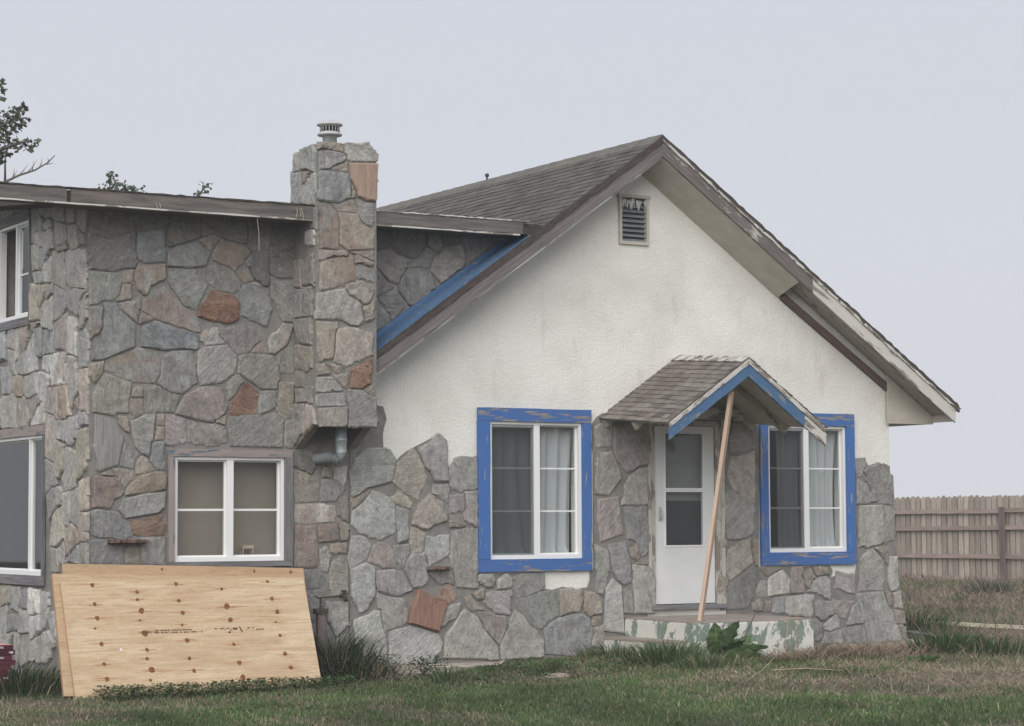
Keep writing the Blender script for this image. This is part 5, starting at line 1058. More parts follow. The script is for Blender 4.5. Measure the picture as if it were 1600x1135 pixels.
o = m.build('ridge_cap', M['trim_white'], proof)
sol = o.modifiers.new('thickness','SOLIDIFY'); sol.thickness = .012
def prake(side, drop0, drop1, y, mat, name, t0=0.0, t1=1.0, t=.03, jit=.003, seg=16):
    a_ = A['pf'].lerp(A[side+'f'], t0); b_ = A['pf'].lerp(A[side+'f'], t1); dv = b_-a_; c_ = abs(dv.x)/dv.length
    mid = -(drop0+drop1)/2; w = (drop1-drop0)*c_; tan = abs(dv.z/dv.x)
    return board(name, a_+Vector((0,y,mid)), b_+Vector((0,y,mid)), (0,0,1), w, t, mat, proof, seg, jit, endcut=(-tan if side == 'r' else tan)*w*(1 if side == 'r' else -1)*(1 if side == 'r' else 1))
prake('l', .008, .062, -.018, M['trim_white'], 'trim_strip'); prake('r', .008, .066, -.021, M['trim_white'], 'trim_strip')
prake('l', .062, .195, -.006, M['blue_roof'], 'rake_board'); prake('r', .066, .205, -.009, M['blue_roof'], 'rake_board', 0, .74)
prake('r', .066, .20, -.0085, M['trim_white'], 'rake_board', .742, 1.03)
# tie beam, ledger rafters and king board at the wall
board('tie_beam', (6.45,-.10,2.735), (7.95,-.10,2.715), (0,0,1), .13, .04, M['trim_white'], proof, 12)
for side in ('l','r'):
    a_, b_ = A['pb']+Vector((0,-.06,-.09)), A[side+'b']+Vector((0,-.06,-.09)); board('rafter', a_, b_, (0,0,1), .09, .04, M['soffit_stain'], proof, 8)
    a_, b_ = A['pf'].lerp(A['pb'],.5)+Vector((0,0,-.085)), A[side+'f'].lerp(A[side+'b'],.5)+Vector((0,0,-.085)); board('rafter', a_, b_, (0,0,1), .09, .04, M['soffit_stain'], proof, 8)
m = MB(); m.prism([(6.30,2.80),(7.128,3.30),(7.95,2.80)], -.05, -.035); m.build('gable_infill', M['soffit'], proof)
board('bracket', pt(1205,620,'Y',-.75), pt(1232,668,'Y',-.75), (1,0,0), .10, .06, M['soffit_stain'], proof, 4)
# timber brace propping the porch roof
foot = pt(1094,967,'Y',-1.26); top = pt(1143,612,'Y',-1.36)
foot.z = PZ-.010
br = board('timber_brace', foot, top, (1,0,0), .089, .04, M['pine'], None, 14, .001)
tag(br, 'raw pine stud leaning up from the porch slab to prop the sagging porch roof', 'timber prop')
br.rotation_mode = 'XYZ'
mx = br.matrix_local.copy() if br.matrix_local != Matrix.Identity(4) else br.matrix_basis.copy()
rot = Matrix.Rotation(math.radians(38), 4, 'X'); br.matrix_local = mx @ rot
for t, s_ in ((.28,.016),(.37,.014),(.55,.012),(.80,.013)):
    L_ = (top-foot).length; q = MB(); q.box((L_*t-s_,-.0215,-.02-s_),(L_*t+s_,-.0205,-.02+s_)); o = q.build('knot', M['knot'], br)

# concrete strip and rubble at the foot of the wall
m = MB()
z0 = -.045; xa, xb = 3.0, 4.95
m.hexa([(xa,-.52,-.3),(xb,-.40,-.3),(xb,-.0175,-.3),(xa,-.0175,-.3),(xa,-.52,z0-.06),(xb,-.40,z0-.035),(xb,-.0175,z0+.02),(xa,-.0175,z0+.02)])
bm = bmesh.new(); 
pad = m.build('concrete_pad', M['concrete']); pad['kind'] = 'structure'; bm.free()
m = MB()
for i in range(16):
    p = Vector((random.uniform(9.2,10.9), random.uniform(-.55,-.14), 0)); s_ = random.uniform(.05,.14)
    vs = [(p.x+dx*s_*random.uniform(.7,1.3), p.y+dy*s_*.6*random.uniform(.7,1.3), float(gh(p.x,p.y))+.015+dz_*s_*.3*random.uniform(.6,1.2)) for dx,dy,dz_ in ((-1,-1,-1),(1,-1,-1),(1,1,-1),(-1,1,-1),(-.7,-.7,1),(.7,-.7,1),(.7,.7,1),(-.7,.7,1))]
    m.hexa(vs)
tag(m.build('mortar_rubble', M['concrete']), 'pale crumbled mortar along the foot of the right corner', 'rubble', kind='stuff')

# ------------------------------------------------------------------ plywood leaning on the addition
TL, TR, BL, BR = pt(94,911,'Y',-.26), pt(460,902,'Y',-.26), pt(120,1090,'Y',-.70), pt(506,1073,'Y',-.70)
ex = ((TR-TL)+(BR-BL)).normalized(); ez = ((TL-BL)+(TR-BR)); ez = (ez-ex*ez.dot(ex)).normalized(); ny = ez.cross(ex)   # ny points at the wall
if ny.y < 0: ny = -ny
PC = (TL+TR+BL+BR)/4
def onply(px, py, off=0):
    d = (px-CX)*_r-(py-CY)*_u+FPX*_f; o = PC+ny*off; t = (o-CAM).dot(ny)/d.dot(ny); return CAM+d*t
def sheet(cs, off, thick, label):
    c = [onply(x, y, off) for x, y in cs]
    x = ((c[1]-c[0])+(c[2]-c[3])).normalized(); z = ((c[0]-c[3])+(c[1]-c[2])); z = (z-x*z.dot(x)).normalized(); y = z.cross(x)
    w = ((c[1]-c[0]).length+(c[2]-c[3]).length)/2; h = ((c[0]-c[3]).length+(c[1]-c[2]).length)/2; ce = sum(c, Vector())/4
    s_ = 1 if y.dot(ny) > 0 else -1
    m = MB(); n = 12
    # slightly bowed face
    for i in range(n):
        a, b = -w/2+w*i/n, -w/2+w*(i+1)/n; f = lambda q: .006*math.cos(q/w*3.1)
        m.hexa([(a,s_*(0-f(a)),-h/2),(b,s_*(0-f(b)),-h/2),(b,s_*(thick-f(b)),-h/2),(a,s_*(thick-f(a)),-h/2),(a,s_*(0-f(a)),h/2),(b,s_*(0-f(b)),h/2),(b,s_*(thick-f(b)),h/2),(a,s_*(thick-f(a)),h/2)])
    me = bpy.data.meshes.new('plywood_sheet'); me.from_pydata(m.v, [], m.f)
    bm = bmesh.new(); bm.from_mesh(me); bmesh.ops.remove_doubles(bm, verts=bm.verts, dist=1e-5)
    inner_ = [f_ for f_ in bm.faces if abs(f_.normal.x) > .9 and abs(f_.calc_center_median().x) < w/2-.001]
    bmesh.ops.delete(bm, geom=inner_, context='FACES_ONLY'); bm.normal_update(); bm.to_mesh(me); bm.free()
    me.materials.append(M['ply']); me.materials.append(M['plyedge'])
    for p in me.polygons:
        if abs(p.normal.y) < .5: p.material_index = 1
    o = bpy.data.objects.new('plywood_sheet', me); COL.objects.link(o)
    o.matrix_world = Matrix(((x.x,y.x,z.x,ce.x),(x.y,y.y,z.y,ce.y),(x.z,y.z,z.z,ce.z),(0,0,0,1)))
    tag(o, label, 'plywood', 'plywood sheets leaning on the wall'); return o
shA = sheet([(92,911),(464,902),(514,1074),(120,1091)], 0, .018, 'front plywood sheet with dark knots and a printed stamp')
shB = sheet([(78,894),(446,905),(488,1080),(104,1091)], .030, .036, 'middle plywood sheet sticking out left of the stamped front one')
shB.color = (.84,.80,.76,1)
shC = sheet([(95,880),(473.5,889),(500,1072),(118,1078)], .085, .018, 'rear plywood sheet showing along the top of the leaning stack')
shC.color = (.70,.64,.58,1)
def decal(sh, px, py, rx, rz, mat, name, lift, rot=0, off=0.0, n=9, rag=.18):
    p = sh.matrix_world.inverted() @ onply(px, py, off); fr = -1 if (sh.matrix_world.to_3x3() @ Vector((0,1,0))).dot(ny) > 0 else 1
    w = max(v.co.x for v in sh.data.vertices); bow = .006*math.cos(p.x/(2*w)*3.1)
    y = fr*(lift+bow); m = MB(); vs = []
    for i in range(n):
        an = 2*math.pi*i/n; r_ = random.uniform(1-rag,1+rag); a, b = rx*r_*math.cos(an), rz*r_*math.sin(an)
        vs.append((p.x+a*math.cos(rot)-b*math.sin(rot), y, p.z+a*math.sin(rot)+b*math.cos(rot)))
    m.add(vs, [tuple(range(n))]); return m.build(name, mat, sh)
KN = [(292,190,11),(305,293,10),(320,370,12),(308,426,6),(342,511,11),(357,620,10),(373,702,12),(362,760,6),(536,228,10),(536,270,9),(558,330,16),(550,383,7),(575,452,17),(590,543,10),(590,590,9),(614,651,16),(608,707,8),(747,185,11),(762,277,10),(783,340,11),(780,407,8),(806,492,12),(820,590,10),(845,656,11),(845,735,9),(995,212,9),(1022,307,16),(1042,380,13),(1038,447,6),(1060,513,9),(1090,613,13),(1111,692,13),(1244,171,9),(1268,264,11),(1297,335,12),(1290,391,6),(1313,464,9),(1340,563,11),(1371,638,12),(1367,700,7)]
ppm = 3559/22.3
streaks = MB()
for zx, zy, r_ in KN:
    px, py = 60+zx/3.478, 860+zy/3.478; R_ = 1.12*r_/3.478/ppm
    decal(shA, px, py, R_, R_*1.02, M['knot'], 'knot', .0016)
    for s_ in range(2):
        decal(shA, px+random.uniform(-4,5)*R_*40, py+random.uniform(-1.2,1.4)*R_*60, R_*random.uniform(2.5,6), R_*.15, M['streak'], 'grain_streak', .0008+.0003*s_, 0, n=10, rag=.3)
for zx, zy, r_ in [(670,105,8),(1172,115,8),(1372,120,11)]:
    decal(shC, 60+zx/3.478, 860+zy/3.478, r_/3.478/ppm, r_/3.478/ppm, M['knot'], 'knot', .0016, off=.085)
decal(shA, 60+448/3.478, 860+541/3.478, .016, .016, M['vinyl'], 'sticker', .0022, .78, n=4, rag=0)
# mill stamp: letters, then two blocks of fine print
ti = shA.matrix_world.inverted(); fr = -1 if (shA.matrix_world.to_3x3() @ Vector((0,1,0))).dot(ny) > 0 else 1
def stx(zx, zy): return ti @ onply(60+zx/3.478, 860+zy/3.478)
pr = MB(); Y_ = fr*.0085
def bar(zx0, zy, zx1, hgt, slope=0):
    a, b = stx(zx0, zy), stx(zx1, zy+slope); hh = hgt/3.478/ppm/2
    pr.add([(a.x,Y_,a.z-hh),(b.x,Y_,b.z-hh),(b.x,Y_,b.z+hh),(a.x,Y_,a.z+hh)], [(0,1,2,3)])
for row, zy0 in ((0,438),(1,450)):
    x = 630
    while x < 885-(row == 0)*60:
        w = random.choice((5,7,9,12)); bar(x, zy0-(x-630)*.026, x+w, 7 if row else 6); x += w+random.choice((2,3,3,9))
x = 955
while x < 1230:
    w = random.choice((5,8,12)); 
    if not 1045 < x < 1115: bar(x, 432-(x-955)*.03+random.choice((-4,5)), x+w, 6)
    x += w+random.choice((3,4,14))
bar(1055,427,1080,12); 
a, b = stx(1090,415), stx(1106,445); hh = .007; pr.add([(a.x-hh,Y_,a.z),(a.x+hh,Y_,a.z),(b.x+hh,Y_,b.z),(b.x-hh,Y_,b.z)], [(0,1,2,3)])
pr.build('stamp_print', M['ink'], shA)['kind'] = 'stuff'
fc_ = bpy.data.curves.new('stamp','FONT'); fc_.body = 'APA'; fc_.size = .048; to = bpy.data.objects.new('stamp', fc_); COL.objects.link(to)
dg = bpy.context.evaluated_depsgraph_get(); dg.update(); me = bpy.data.meshes.new_from_object(to.evaluated_get(dg)); bpy.data.objects.remove(to)
p = stx(566,456)
flip = 1 if (shA.matrix_world.to_3x3() @ Vector((1,0,0))).dot(_r) > 0 else -1
for v in me.vertices: v.co = (p.x+flip*v.co.x, Y_, p.z+v.co.y)
me.materials.clear(); link('stamp_letters', me, M['ink'], shA)

# ------------------------------------------------------------------ cartons in the lower left corner
cb_ = pt(14,1090,'Z',-.17)
zz = float(gh(cb_.x-.1, cb_.y))-.01
lab_words = ['lowest','second from the bottom','third from the bottom','fourth from the bottom','fifth from the bottom','fifth from the top','fourth from the top','third from the top','second from the top','topmost']
offs = [-14,-8,-2,2,-2,4,11,5,9,7]
for i in range(10):
    hgt = .049; x1 = cb_.x+(offs[i]+random.uniform(-1,1))/160*.9; t = empty('flooring_carton', lab_words[i]+' of the flat maroon cartons stacked in the left corner' if i not in (0,9) else lab_words[i]+' flat maroon carton of the stack in the left corner'+(', pink on top' if i == 9 else ''), 'carton', (x1,cb_.y,zz), 'maroon cartons stacked at the left edge')
    m = MB(); m.box((-1.1,0,0),(0,.34,hgt-.003)); m.build('carton_body', M['carton'], t)
    if i in (1,3,5,7,8,9): m = MB(); lx = random.uniform(-.17,-.06); m.box((lx,-.0025,.014),(lx+random.uniform(.03,.05),-.0005,.034)); m.build('paper_label', M['label'], t)
    if i == 9: m = MB(); m.box((-1.095,.004,hgt-.0028),(-.004,.336,hgt-.001)); m.build('carton_lid', M['carton_top'], t)
    zz += hgt
# ------------------------------------------------------------------ hydrant stake and wall spigot
pq = pt(501,955,'Y',-.20); gz = float(gh(pq.x,-.2))-.05
t = empty('hydrant_post', 'short dark weathered stake with a bolted cap beside the plywood', 'post', (pq.x,-.2,gz))
m = MB(); m.box((-.038,-.03,0),(.038,.03,pq.z-gz-.03)); m.build('stake', M['post'], t)
m = MB(); m.box((-.07,-.04,pq.z-gz-.03),(.07,.04,pq.z-gz+.025)); m.tube([(0,0,pq.z-gz+.02),(.0,0,pq.z-gz+.13)], .012, 8); m.build('cap', M['iron'], t)
ps = pt(538,931,'Y',-.10); p2_ = pt(497,935,'Y',-.10)
t = empty('water_spigot', 'black handled water spigot on the stone wall above the stake', 'spigot', (ps.x,-.05,ps.z))
m = MB(); m.tube([(0,.03,0),(0,-.06,0),(0,-.09,-.05)], .022, 10); m.build('tap_body', M['iron'], t)
m = MB(); m.tube([(-.02,-.04,0),(p2_.x-ps.x,-.05,p2_.z-ps.z),(p2_.x-ps.x-.04,-.05,p2_.z-ps.z+.03)], .008, 8); m.build('pipe', M['iron'], t)
m = MB(); m.tube([(0,-.04,.01),(0,-.04,.045)], .007, 6); m.tube([(-.03,-.045,.045),(.025,-.035,.05)], .012, 8); m.build('handle', M['iron'], t)

# ------------------------------------------------------------------ fence
fA = at(1405,903,51.0); fB = at(1590,913,47.3); fd = Vector((fB.x-fA.x, fB.y-fA.y, 0)).normalized(); FL0 = fA-fd*5; FLEN = 14.0
fz0 = .05; ftop = 2.0
fence = empty('board_fence', 'weathered grey picket fence with dog-eared boards behind the house', 'fence', (FL0.x, FL0.y, fz0))
fence.rotation_euler = (0,0,math.atan2(fd.y, fd.x))
pw = .152; pm_ = []
for v_ in range(5):
    m = MB(); h = ftop-fz0+random.uniform(-.02,.015); c_ = .03
    poly = [(0,.04),(pw-.012,.04),(pw-.012,h-.05),(pw-.012-c_,h),(c_,h),(0,h-.05)]
    m.prism(poly, 0, .018); me = bpy.data.meshes.new('picket'); me.from_pydata(m.v, [], m.f); me.materials.append(M['fence']); pm_.append(me)
x = 0; side = 1 if Vector((-fd.y, fd.x, 0)).dot(CAM-fA) > 0 else -1
while x < FLEN:
    o = bpy.data.objects.new('picket', random.choice(pm_)); COL.objects.link(o); o.parent = fence
    o.location = (x, .0+random.uniform(-.004,.004), random.uniform(-.012,.012)); o.rotation_euler = (0, random.uniform(-.008,.008), random.uniform(-.03,.03))
    o2 = bpy.data.objects.new('picket', random.choice(pm_)); COL.objects.link(o2); o2.parent = fence; o2.location = (x+pw*.55, -side*.030, random.uniform(-.03,-.005)); x += pw+random.uniform(.028,.046)
pxl = (at(1572,910,47.6)-FL0).dot(fd)
posts = [pxl-3.9, pxl, pxl+2.9]
side = 1 if Vector((-fd.y, fd.x, 0)).dot(CAM-fA) > 0 else -1
for q in posts:
    if -1 < q < FLEN: m = MB(); m.box((-.05,-.05,-.3),(.05,.05,1.70)); m.build('post', M['post'], fence, loc=(q, side*(.10) , 0))
for zr_ in (1.62,1.26,.66,.17):
    ed = [0]+[q for q in posts if q > 0]+[FLEN]
    for a, b in zip(ed[:-1], ed[1:]):
        if b-a > .3: board('rail', (a+.055, side*.055+ (.0 if side > 0 else .0), zr_+random.uniform(-.02,.02)), (b-.055, side*.055, zr_+random.uniform(-.02,.02)), (0,0,1), .09, .038, M['rail'], fence, 6)

# ------------------------------------------------------------------ vegetation
def mesh_np(name, V, F4, F3, cols, mat, parent=None):
    me = bpy.data.meshes.new(name); nv = len(V); nl = len(F4)*4+len(F3)*3
    me.vertices.add(nv); me.vertices.foreach_set('co', V.astype(np.float32).ravel())
    me.loops.add(nl); me.loops.foreach_set('vertex_index', np.concatenate([F4.ravel(), F3.ravel()]).astype(np.int32))
    me.polygons.add(len(F4)+len(F3)); st = np.concatenate([np.arange(len(F4))*4, len(F4)*4+np.arange(len(F3))*3]); me.polygons.foreach_set('loop_start', st.astype(np.int32))
    me.update(calc_edges=True); a = me.color_attributes.new('col', 'FLOAT_COLOR', 'POINT'); a.data.foreach_set('color', np.concatenate([cols, np.ones((nv,1))], 1).astype(np.float32).ravel())
    return link(name, me, mat, parent)
def blade_arrays(x, y, z, h, w, lean, az, col, droop=.35):
    n = len(x); dx, dy = np.cos(az), np.sin(az); sx, sy = -dy, dx
    fa = RNG.uniform(0, np.pi, n); sx, sy = np.cos(fa), np.sin(fa)
    mz = z+h*.6*np.cos(lean); mo = h*.6*np.sin(lean); l2 = np.minimum(lean+droop, 2.2); tz = mz+h*.4*np.cos(l2); to_ = mo+h*.4*np.sin(l2)
    V = np.zeros((n,5,3)); B = np.stack([x,y,z],-1)
    V[:,0] = B+np.stack([-sx*w/2,-sy*w/2,0*w],-1); V[:,1] = B+np.stack([sx*w/2,sy*w/2,0*w],-1)
    Mp = np.stack([x+dx*mo, y+dy*mo, mz],-1); V[:,2] = Mp+np.stack([sx*w*.4,sy*w*.4,0*w],-1); V[:,3] = Mp-np.stack([sx*w*.4,sy*w*.4,0*w],-1)
    V[:,4] = np.stack([x+dx*to_, y+dy*to_, tz],-1)
    k = np.arange(n)[:,None]*5; F4 = k+np.array([[0,1,2,3]]); F3 = k+np.array([[3,2,4]])
    return V.reshape(-1,3), F4, F3, np.repeat(col, 5, 0)
def colmix(d, n, lush=((.085,.140,.050),(.165,.225,.095)), dry=((.40,.335,.25),(.28,.22,.16))):
    t = RNG.random((n,1)); g = np.array(lush[0])*(1-t)+np.array(lush[1])*t; b = np.array(dry[0])*(1-t)+np.array(dry[1])*t
    pick = (RNG.random((n,1)) < d.reshape(-1,1)); return np.where(pick, b, g)*RNG.uniform(.75,1.25,(n,1))
def outside(x, y):
    inh = (x > -.03) & (x < 10.5) & (y > -.06); por = (x > 5.8) & (x < 7.98) & (y > -1.37); padm = (x > 3.2) & (x < 4.85) & (y > -.5); ply = (x > -.5) & (x < 2.25) & (y > -.68)
    return ~(inh | por | padm | ply)
def lawn(n, x0, x1, y0, y1, hs, ws, name, cond=None, dens=None):
    x = RNG.uniform(x0,x1,n); y = RNG.uniform(y0,y1,n); k_ = outside(x,y)
    if cond is not None: k_ &= cond(x,y)
    x, y = x[k_], y[k_]; d = dryness(x,y); clump = vnoise(x,y,.22,21)
    keep = RNG.random(len(x)) < np.clip(1.15-d*.9, .12, 1)*np.clip(.45+clump, .3, 1.0); x, y, d, clump = x[keep], y[keep], d[keep], clump[keep]
    n = len(x); h = RNG.uniform(hs[0],hs[1],n)*(.6+.8*clump)*(1-.35*d); z = gh(x,y)-.006
    col = colmix(np.clip(d*.95+.10,0,1), n)*(.65+.7*vnoise(x,y,.7,33))[:,None]
    return blade_arrays(x,y,z,h,RNG.uniform(ws[0],ws[1],n),RNG.uniform(.1,1.1,n),RNG.uniform(0,6.283,n),col)
def merge(parts, name, mat, parent=None):
    V=[];A=[];B=[];Cc=[];k=0
    for v,f4,f3,c in parts: V.append(v);A.append(f4+k);B.append(f3+k);Cc.append(c);k+=len(v)
    return mesh_np(name, np.concatenate(V), np.concatenate(A), np.concatenate(B), np.concatenate(Cc), mat, parent)
vis = lambda x, y: (x > -9.0+.33*(y+21.5)) & (x < -7.0+.96*(y+21.5))
near = lawn(380000, -4.5, 14, -9.6, 1.2, (.03,.075), (.006,.012), 'g', vis)
far = lawn(60000, 10.3, 27, -8, 20, (.06,.16), (.012,.025), 'g', lambda x,y: x-25.4 < 0)
o = merge([near, far], 'lawn_grass', M['blade']); tag(o, 'patchy green and brown lawn grass in front of the house', 'grass', kind='stuff')
# dry strands and straw lying about
n = 26000; x = RNG.uniform(2,14,n); y = RNG.uniform(-8.5,1,n); ok = outside(x,y) & (dryness(x,y) > RNG.uniform(.1,.6,n)); x, y = x[ok], y[ok]; n = len(x)
p1_ = blade_arrays(x,y,gh(x,y)+.012,RNG.uniform(.05,.22,n),RNG.uniform(.004,.008,n),RNG.uniform(1.0,1.55,n),RNG.uniform(0,6.28,n),np.array([.34,.27,.19])*RNG.uniform(.6,1.2,(n,1)),0.05)
n = 16000; x = RNG.uniform(11,25,n); y = RNG.uniform(-2,18,n); 
p2__ = blade_arrays(x,y,gh(x,y)+.01,RNG.uniform(.15,.45,n),RNG.uniform(.006,.014,n),RNG.uniform(.5,1.5,n),RNG.uniform(0,6.28,n),np.array([.25,.19,.15])*RNG.uniform(.6,1.2,(n,1)),.3)
n = 2600; x = RNG.normal(8.2,.75,n); y = RNG.normal(-1.75,.28,n); ok = outside(x,y); x, y = x[ok], y[ok]; n = len(x)
p3__ = blade_arrays(x,y,gh(x,y)+RNG.uniform(0,.05,n),RNG.uniform(.08,.30,n),RNG.uniform(.004,.008,n),RNG.uniform(.9,1.6,n),RNG.uniform(0,6.28,n),np.array([.30,.22,.165])*RNG.uniform(.5,1.3,(n,1)),.15)
tag(merge([p1_, p2__, p3__], 'dry_straw', M['dry']), 'dry straw and dead stems scattered over bare soil', 'straw', kind='stuff')
def gp(px, py, it=4):
    z = -.1
    for _ in range(it): p = pt(px, py, 'Z', z); z = float(gh(p.x, p.y))
    return Vector((p.x, p.y, z))
def tuft(px, py, n, h, spread, w, label, lush=((.060,.108,.038),(.120,.180,.070)), dryf=.12, lean=(.05,.9), xy=None, name='grass_tuft'):
    b = Vector((*xy, float(gh(*xy)))) if xy else gp(px, py)
    x = np.clip(RNG.normal(0, spread, n), -2*spread, 2*spread); y = np.clip(RNG.normal(0, spread*.6, n), -1.2*spread, 1.2*spread); az = np.arctan2(y, x)+RNG.normal(0,.5,n); r_ = np.hypot(x,y)/spread
    le = np.clip(lean[0]+r_*.28+RNG.uniform(-.1,.25,n), lean[0], lean[1]); hh = h*RNG.uniform(.45,1.1,n)
    col = colmix(np.full(n, dryf), n, lush); z = gh(b.x+x, b.y+y)-b.z-.01
    V,A_,B_,C_ = blade_arrays(x,y,z,hh,RNG.uniform(w*.6,w*1.2,n),le,az,col,.55)
    o = mesh_np(name, V, A_, B_, C_, M['blade']); o.location = b; tag(o, label, 'grass tuft', 'tall grass tufts'); return o
tuft(870,1050,260,.20,.10,.010,'small round grass tuft at the right end of the concrete pad')
tuft(965,1030,420,.24,.22,.010,'low grass tuft in front of the porch step')
tuft(1045,1040,800,.34,.22,.012,'tall arching grass clump at the front corner of the porch')
tuft(1110,1045,420,.22,.20,.011,'grass clump under the broad leaved weed by the porch', dryf=.3)
tuft(1485,1020,700,.34,.22,.014,'bright green grass clump right of the stone corner', lush=((.05,.10,.035),(.09,.15,.06)))
tuft(1430,990,500,.42,.32,.014,'dark grass clump hugging the right stone corner')
tuft(1560,1022,420,.28,.34,.014,'long low grass patch at the right edge of the photo', lush=((.05,.09,.035),(.085,.13,.055)))
tuft(0,0,700,.62,.16,.012,'tall dark grass clump between the plywood and the stone wall', xy=(2.60,-.24), lush=((.036,.056,.028),(.070,.095,.045)), lean=(.02,.5))
tuft(0,0,420,.32,.20,.012,'brownish weed clump left of the concrete pad', xy=(2.80,-.36), dryf=.45)
tuft(0,0,800,.34,.28,.012,'dark grass clump between the cartons and the plywood', xy=(-.72,-.1), lush=((.04,.065,.026),(.07,.105,.042)))
tuft(55,1085,300,.20,.25,.010,'dry brown tuft in front of the maroon cartons', dryf=.7)
tuft(1290,1025,420,.20,.26,.010,'dry reddish tuft at the right end of the porch', dryf=.75)
tuft(700,1068,260,.22,.12,.010,'leafy weed tuft at the left front of the concrete pad')
tuft(1545,925,300,.32,.25,.02,'grey green weed clump in front of the fence', lush=((.08,.10,.07),(.11,.13,.09)))
tuft(1470,905,400,.28,1.2,.02,'straggling green weeds along the foot of the fence', lush=((.05,.065,.04),(.08,.095,.06)), dryf=.3)['kind'] = 'stuff'
# small leafy weeds along the plywood
def leaflets(n, xs_, ys_, hz, size, col, name, label, cat='weeds'):
    x = RNG.uniform(*xs_, n); y = RNG.uniform(*ys_, n); z = gh(x,y)+RNG.uniform(0,1,n)**1.5*hz; a = RNG.uniform(0,6.28,n); ti_ = RNG.uniform(-.7,.7,n); s_ = size*RNG.uniform(.6,1.3,n)
    dx = np.stack([np.cos(a),np.sin(a),ti_],-1)*s_[:,None]; dy_ = np.stack([-np.sin(a),np.cos(a),RNG.uniform(-.5,.5,n)],-1)*s_[:,None]*.8; c = np.stack([x,y,z],-1)
    V = np.stack([c-dx,c-dy_*.9+dx*.2,c+dx,c+dy_*.9+dx*.2],1).reshape(-1,3); k_ = np.arange(n)[:,None]*4
    cc = np.repeat(np.array(col)*RNG.uniform(.6,1.4,(n,1)), 4, 0); o = mesh_np(name, V, k_+np.array([[0,1,2,3]]), np.zeros((0,3),int), cc, M['leaf']); return tag(o, label, cat, kind='stuff')
leaflets(5000, (-.2,2.4), (-1.15,-.68), .13, .017, (.070,.105,.045), 'clover', 'small leafy clover along the foot of the plywood')
leaflets(6000, (1.9,6.0), (-2.4,-.6), .06, .014, (.075,.115,.05), 'clover', 'ground hugging clover in front of the stone wall')
leaflets(2600, (2.35,3.2), (-.62,-.12), .26, .014, (.050,.062,.034), 'weeds', 'leafy brownish weeds at the wall left of the concrete pad')
leaflets(700, (3.25,3.6), (-.85,-.55), .24, .016, (.040,.068,.030), 'weeds', 'little leafy weeds sprouting before the concrete pad')
leaflets(9000, (-2.5,6.5), (-7.5,-1.2), .05, .012, (.085,.13,.06), 'clover', 'clover leaves scattered through the front lawn')
# broad leaved weed at the porch
bw = pt(1128,1010,'Y',-1.46); gz = float(gh(bw.x,-1.5))
t = empty('broadleaf_weed', 'dark green broad leaved weed against the flaking porch front', 'weed', (bw.x,-1.5,gz))
def big_leaf(parent, base, tip, width, roll, name='leaf'):
    base, tip = Vector(base), Vector(tip); ax = tip-base; L = ax.length; sd = ax.cross(Vector((0,-1,.2))).normalized(); sd.rotate(Matrix.Rotation(roll,3,ax.normalized())); nn = ax.cross(sd).normalized()
    N, K = 16, 10; vs = []; ph = random.uniform(0,6)
    for i in range(N+1):
        s_ = i/N; wv = width*math.sin(math.pi*min(1,(s_*.94+.04)**.55))**.8*(1+.10*math.sin(i*1.9+ph))
        c = base+ax*s_+Vector((0,0,-.16*L*s_*s_))
        for q_ in range(K+1):
            q = q_/K*2-1; vs.append(c+sd*wv*q*.5+nn*(abs(q)**1.5*wv*.14+.035*L*abs(q)*math.sin(i*1.3+ph+q*2)+.012*L*math.sin(q*9+i)))
    fs = [(i*(K+1)+j,i*(K+1)+j+1,(i+1)*(K+1)+j+1,(i+1)*(K+1)+j) for i in range(N) for j in range(K)]
    V = np.array([tuple(v) for v in vs]); tn = np.array([1.5 if j == K//2 else 1.0 for i in range(N+1) for j in range(K+1)])[:,None]
    c_ = np.array([.085,.135,.056])*RNG.uniform(.85,1.2,(len(V),1))*tn*random.uniform(.8,1.2)
    return mesh_np(name, V, np.array(fs), np.zeros((0,3),int), c_, M['leaf'], parent)
for b_, t_, w, rl in (((.02,0,.10),(.12,-.06,.42),.26,.5),((-.06,0,.10),(-.12,-.04,.40),.17,-.5),((.1,-.03,.04),(.36,-.14,.17),.14,.6),((-.02,-.03,.02),(.24,-.24,.10),.16,.7),((-.05,-.02,.05),(-.26,-.14,.24),.14,-.6),((.02,-.02,.06),(.05,-.25,.24),.17,.2),((.05,0,.06),(.26,-.04,.27),.16,-.7),((-.02,-.03,.04),(-.16,-.22,.12),.13,.4)):
    big_leaf(t, b_, t_, w, rl)
t.scale = (1.3,1.2,1.15)
m = MB(); m.tube([(.08,-.02,.10),(.19,-.03,.20),(.30,-.03,.42)], .006, 6); m.build('dead_stem', M['bark'], t)
sp = gp(1232,1072)
t = empty('leafy_rosette', 'small pale leafy weed on bare soil below the stone corner', 'weed', gp(1440,1036))
for i in range(6): an = i*1.05; big_leaf(t, (0,0,.01), (.22*math.cos(an),.16*math.sin(an)-.03,.10), .09, .3)
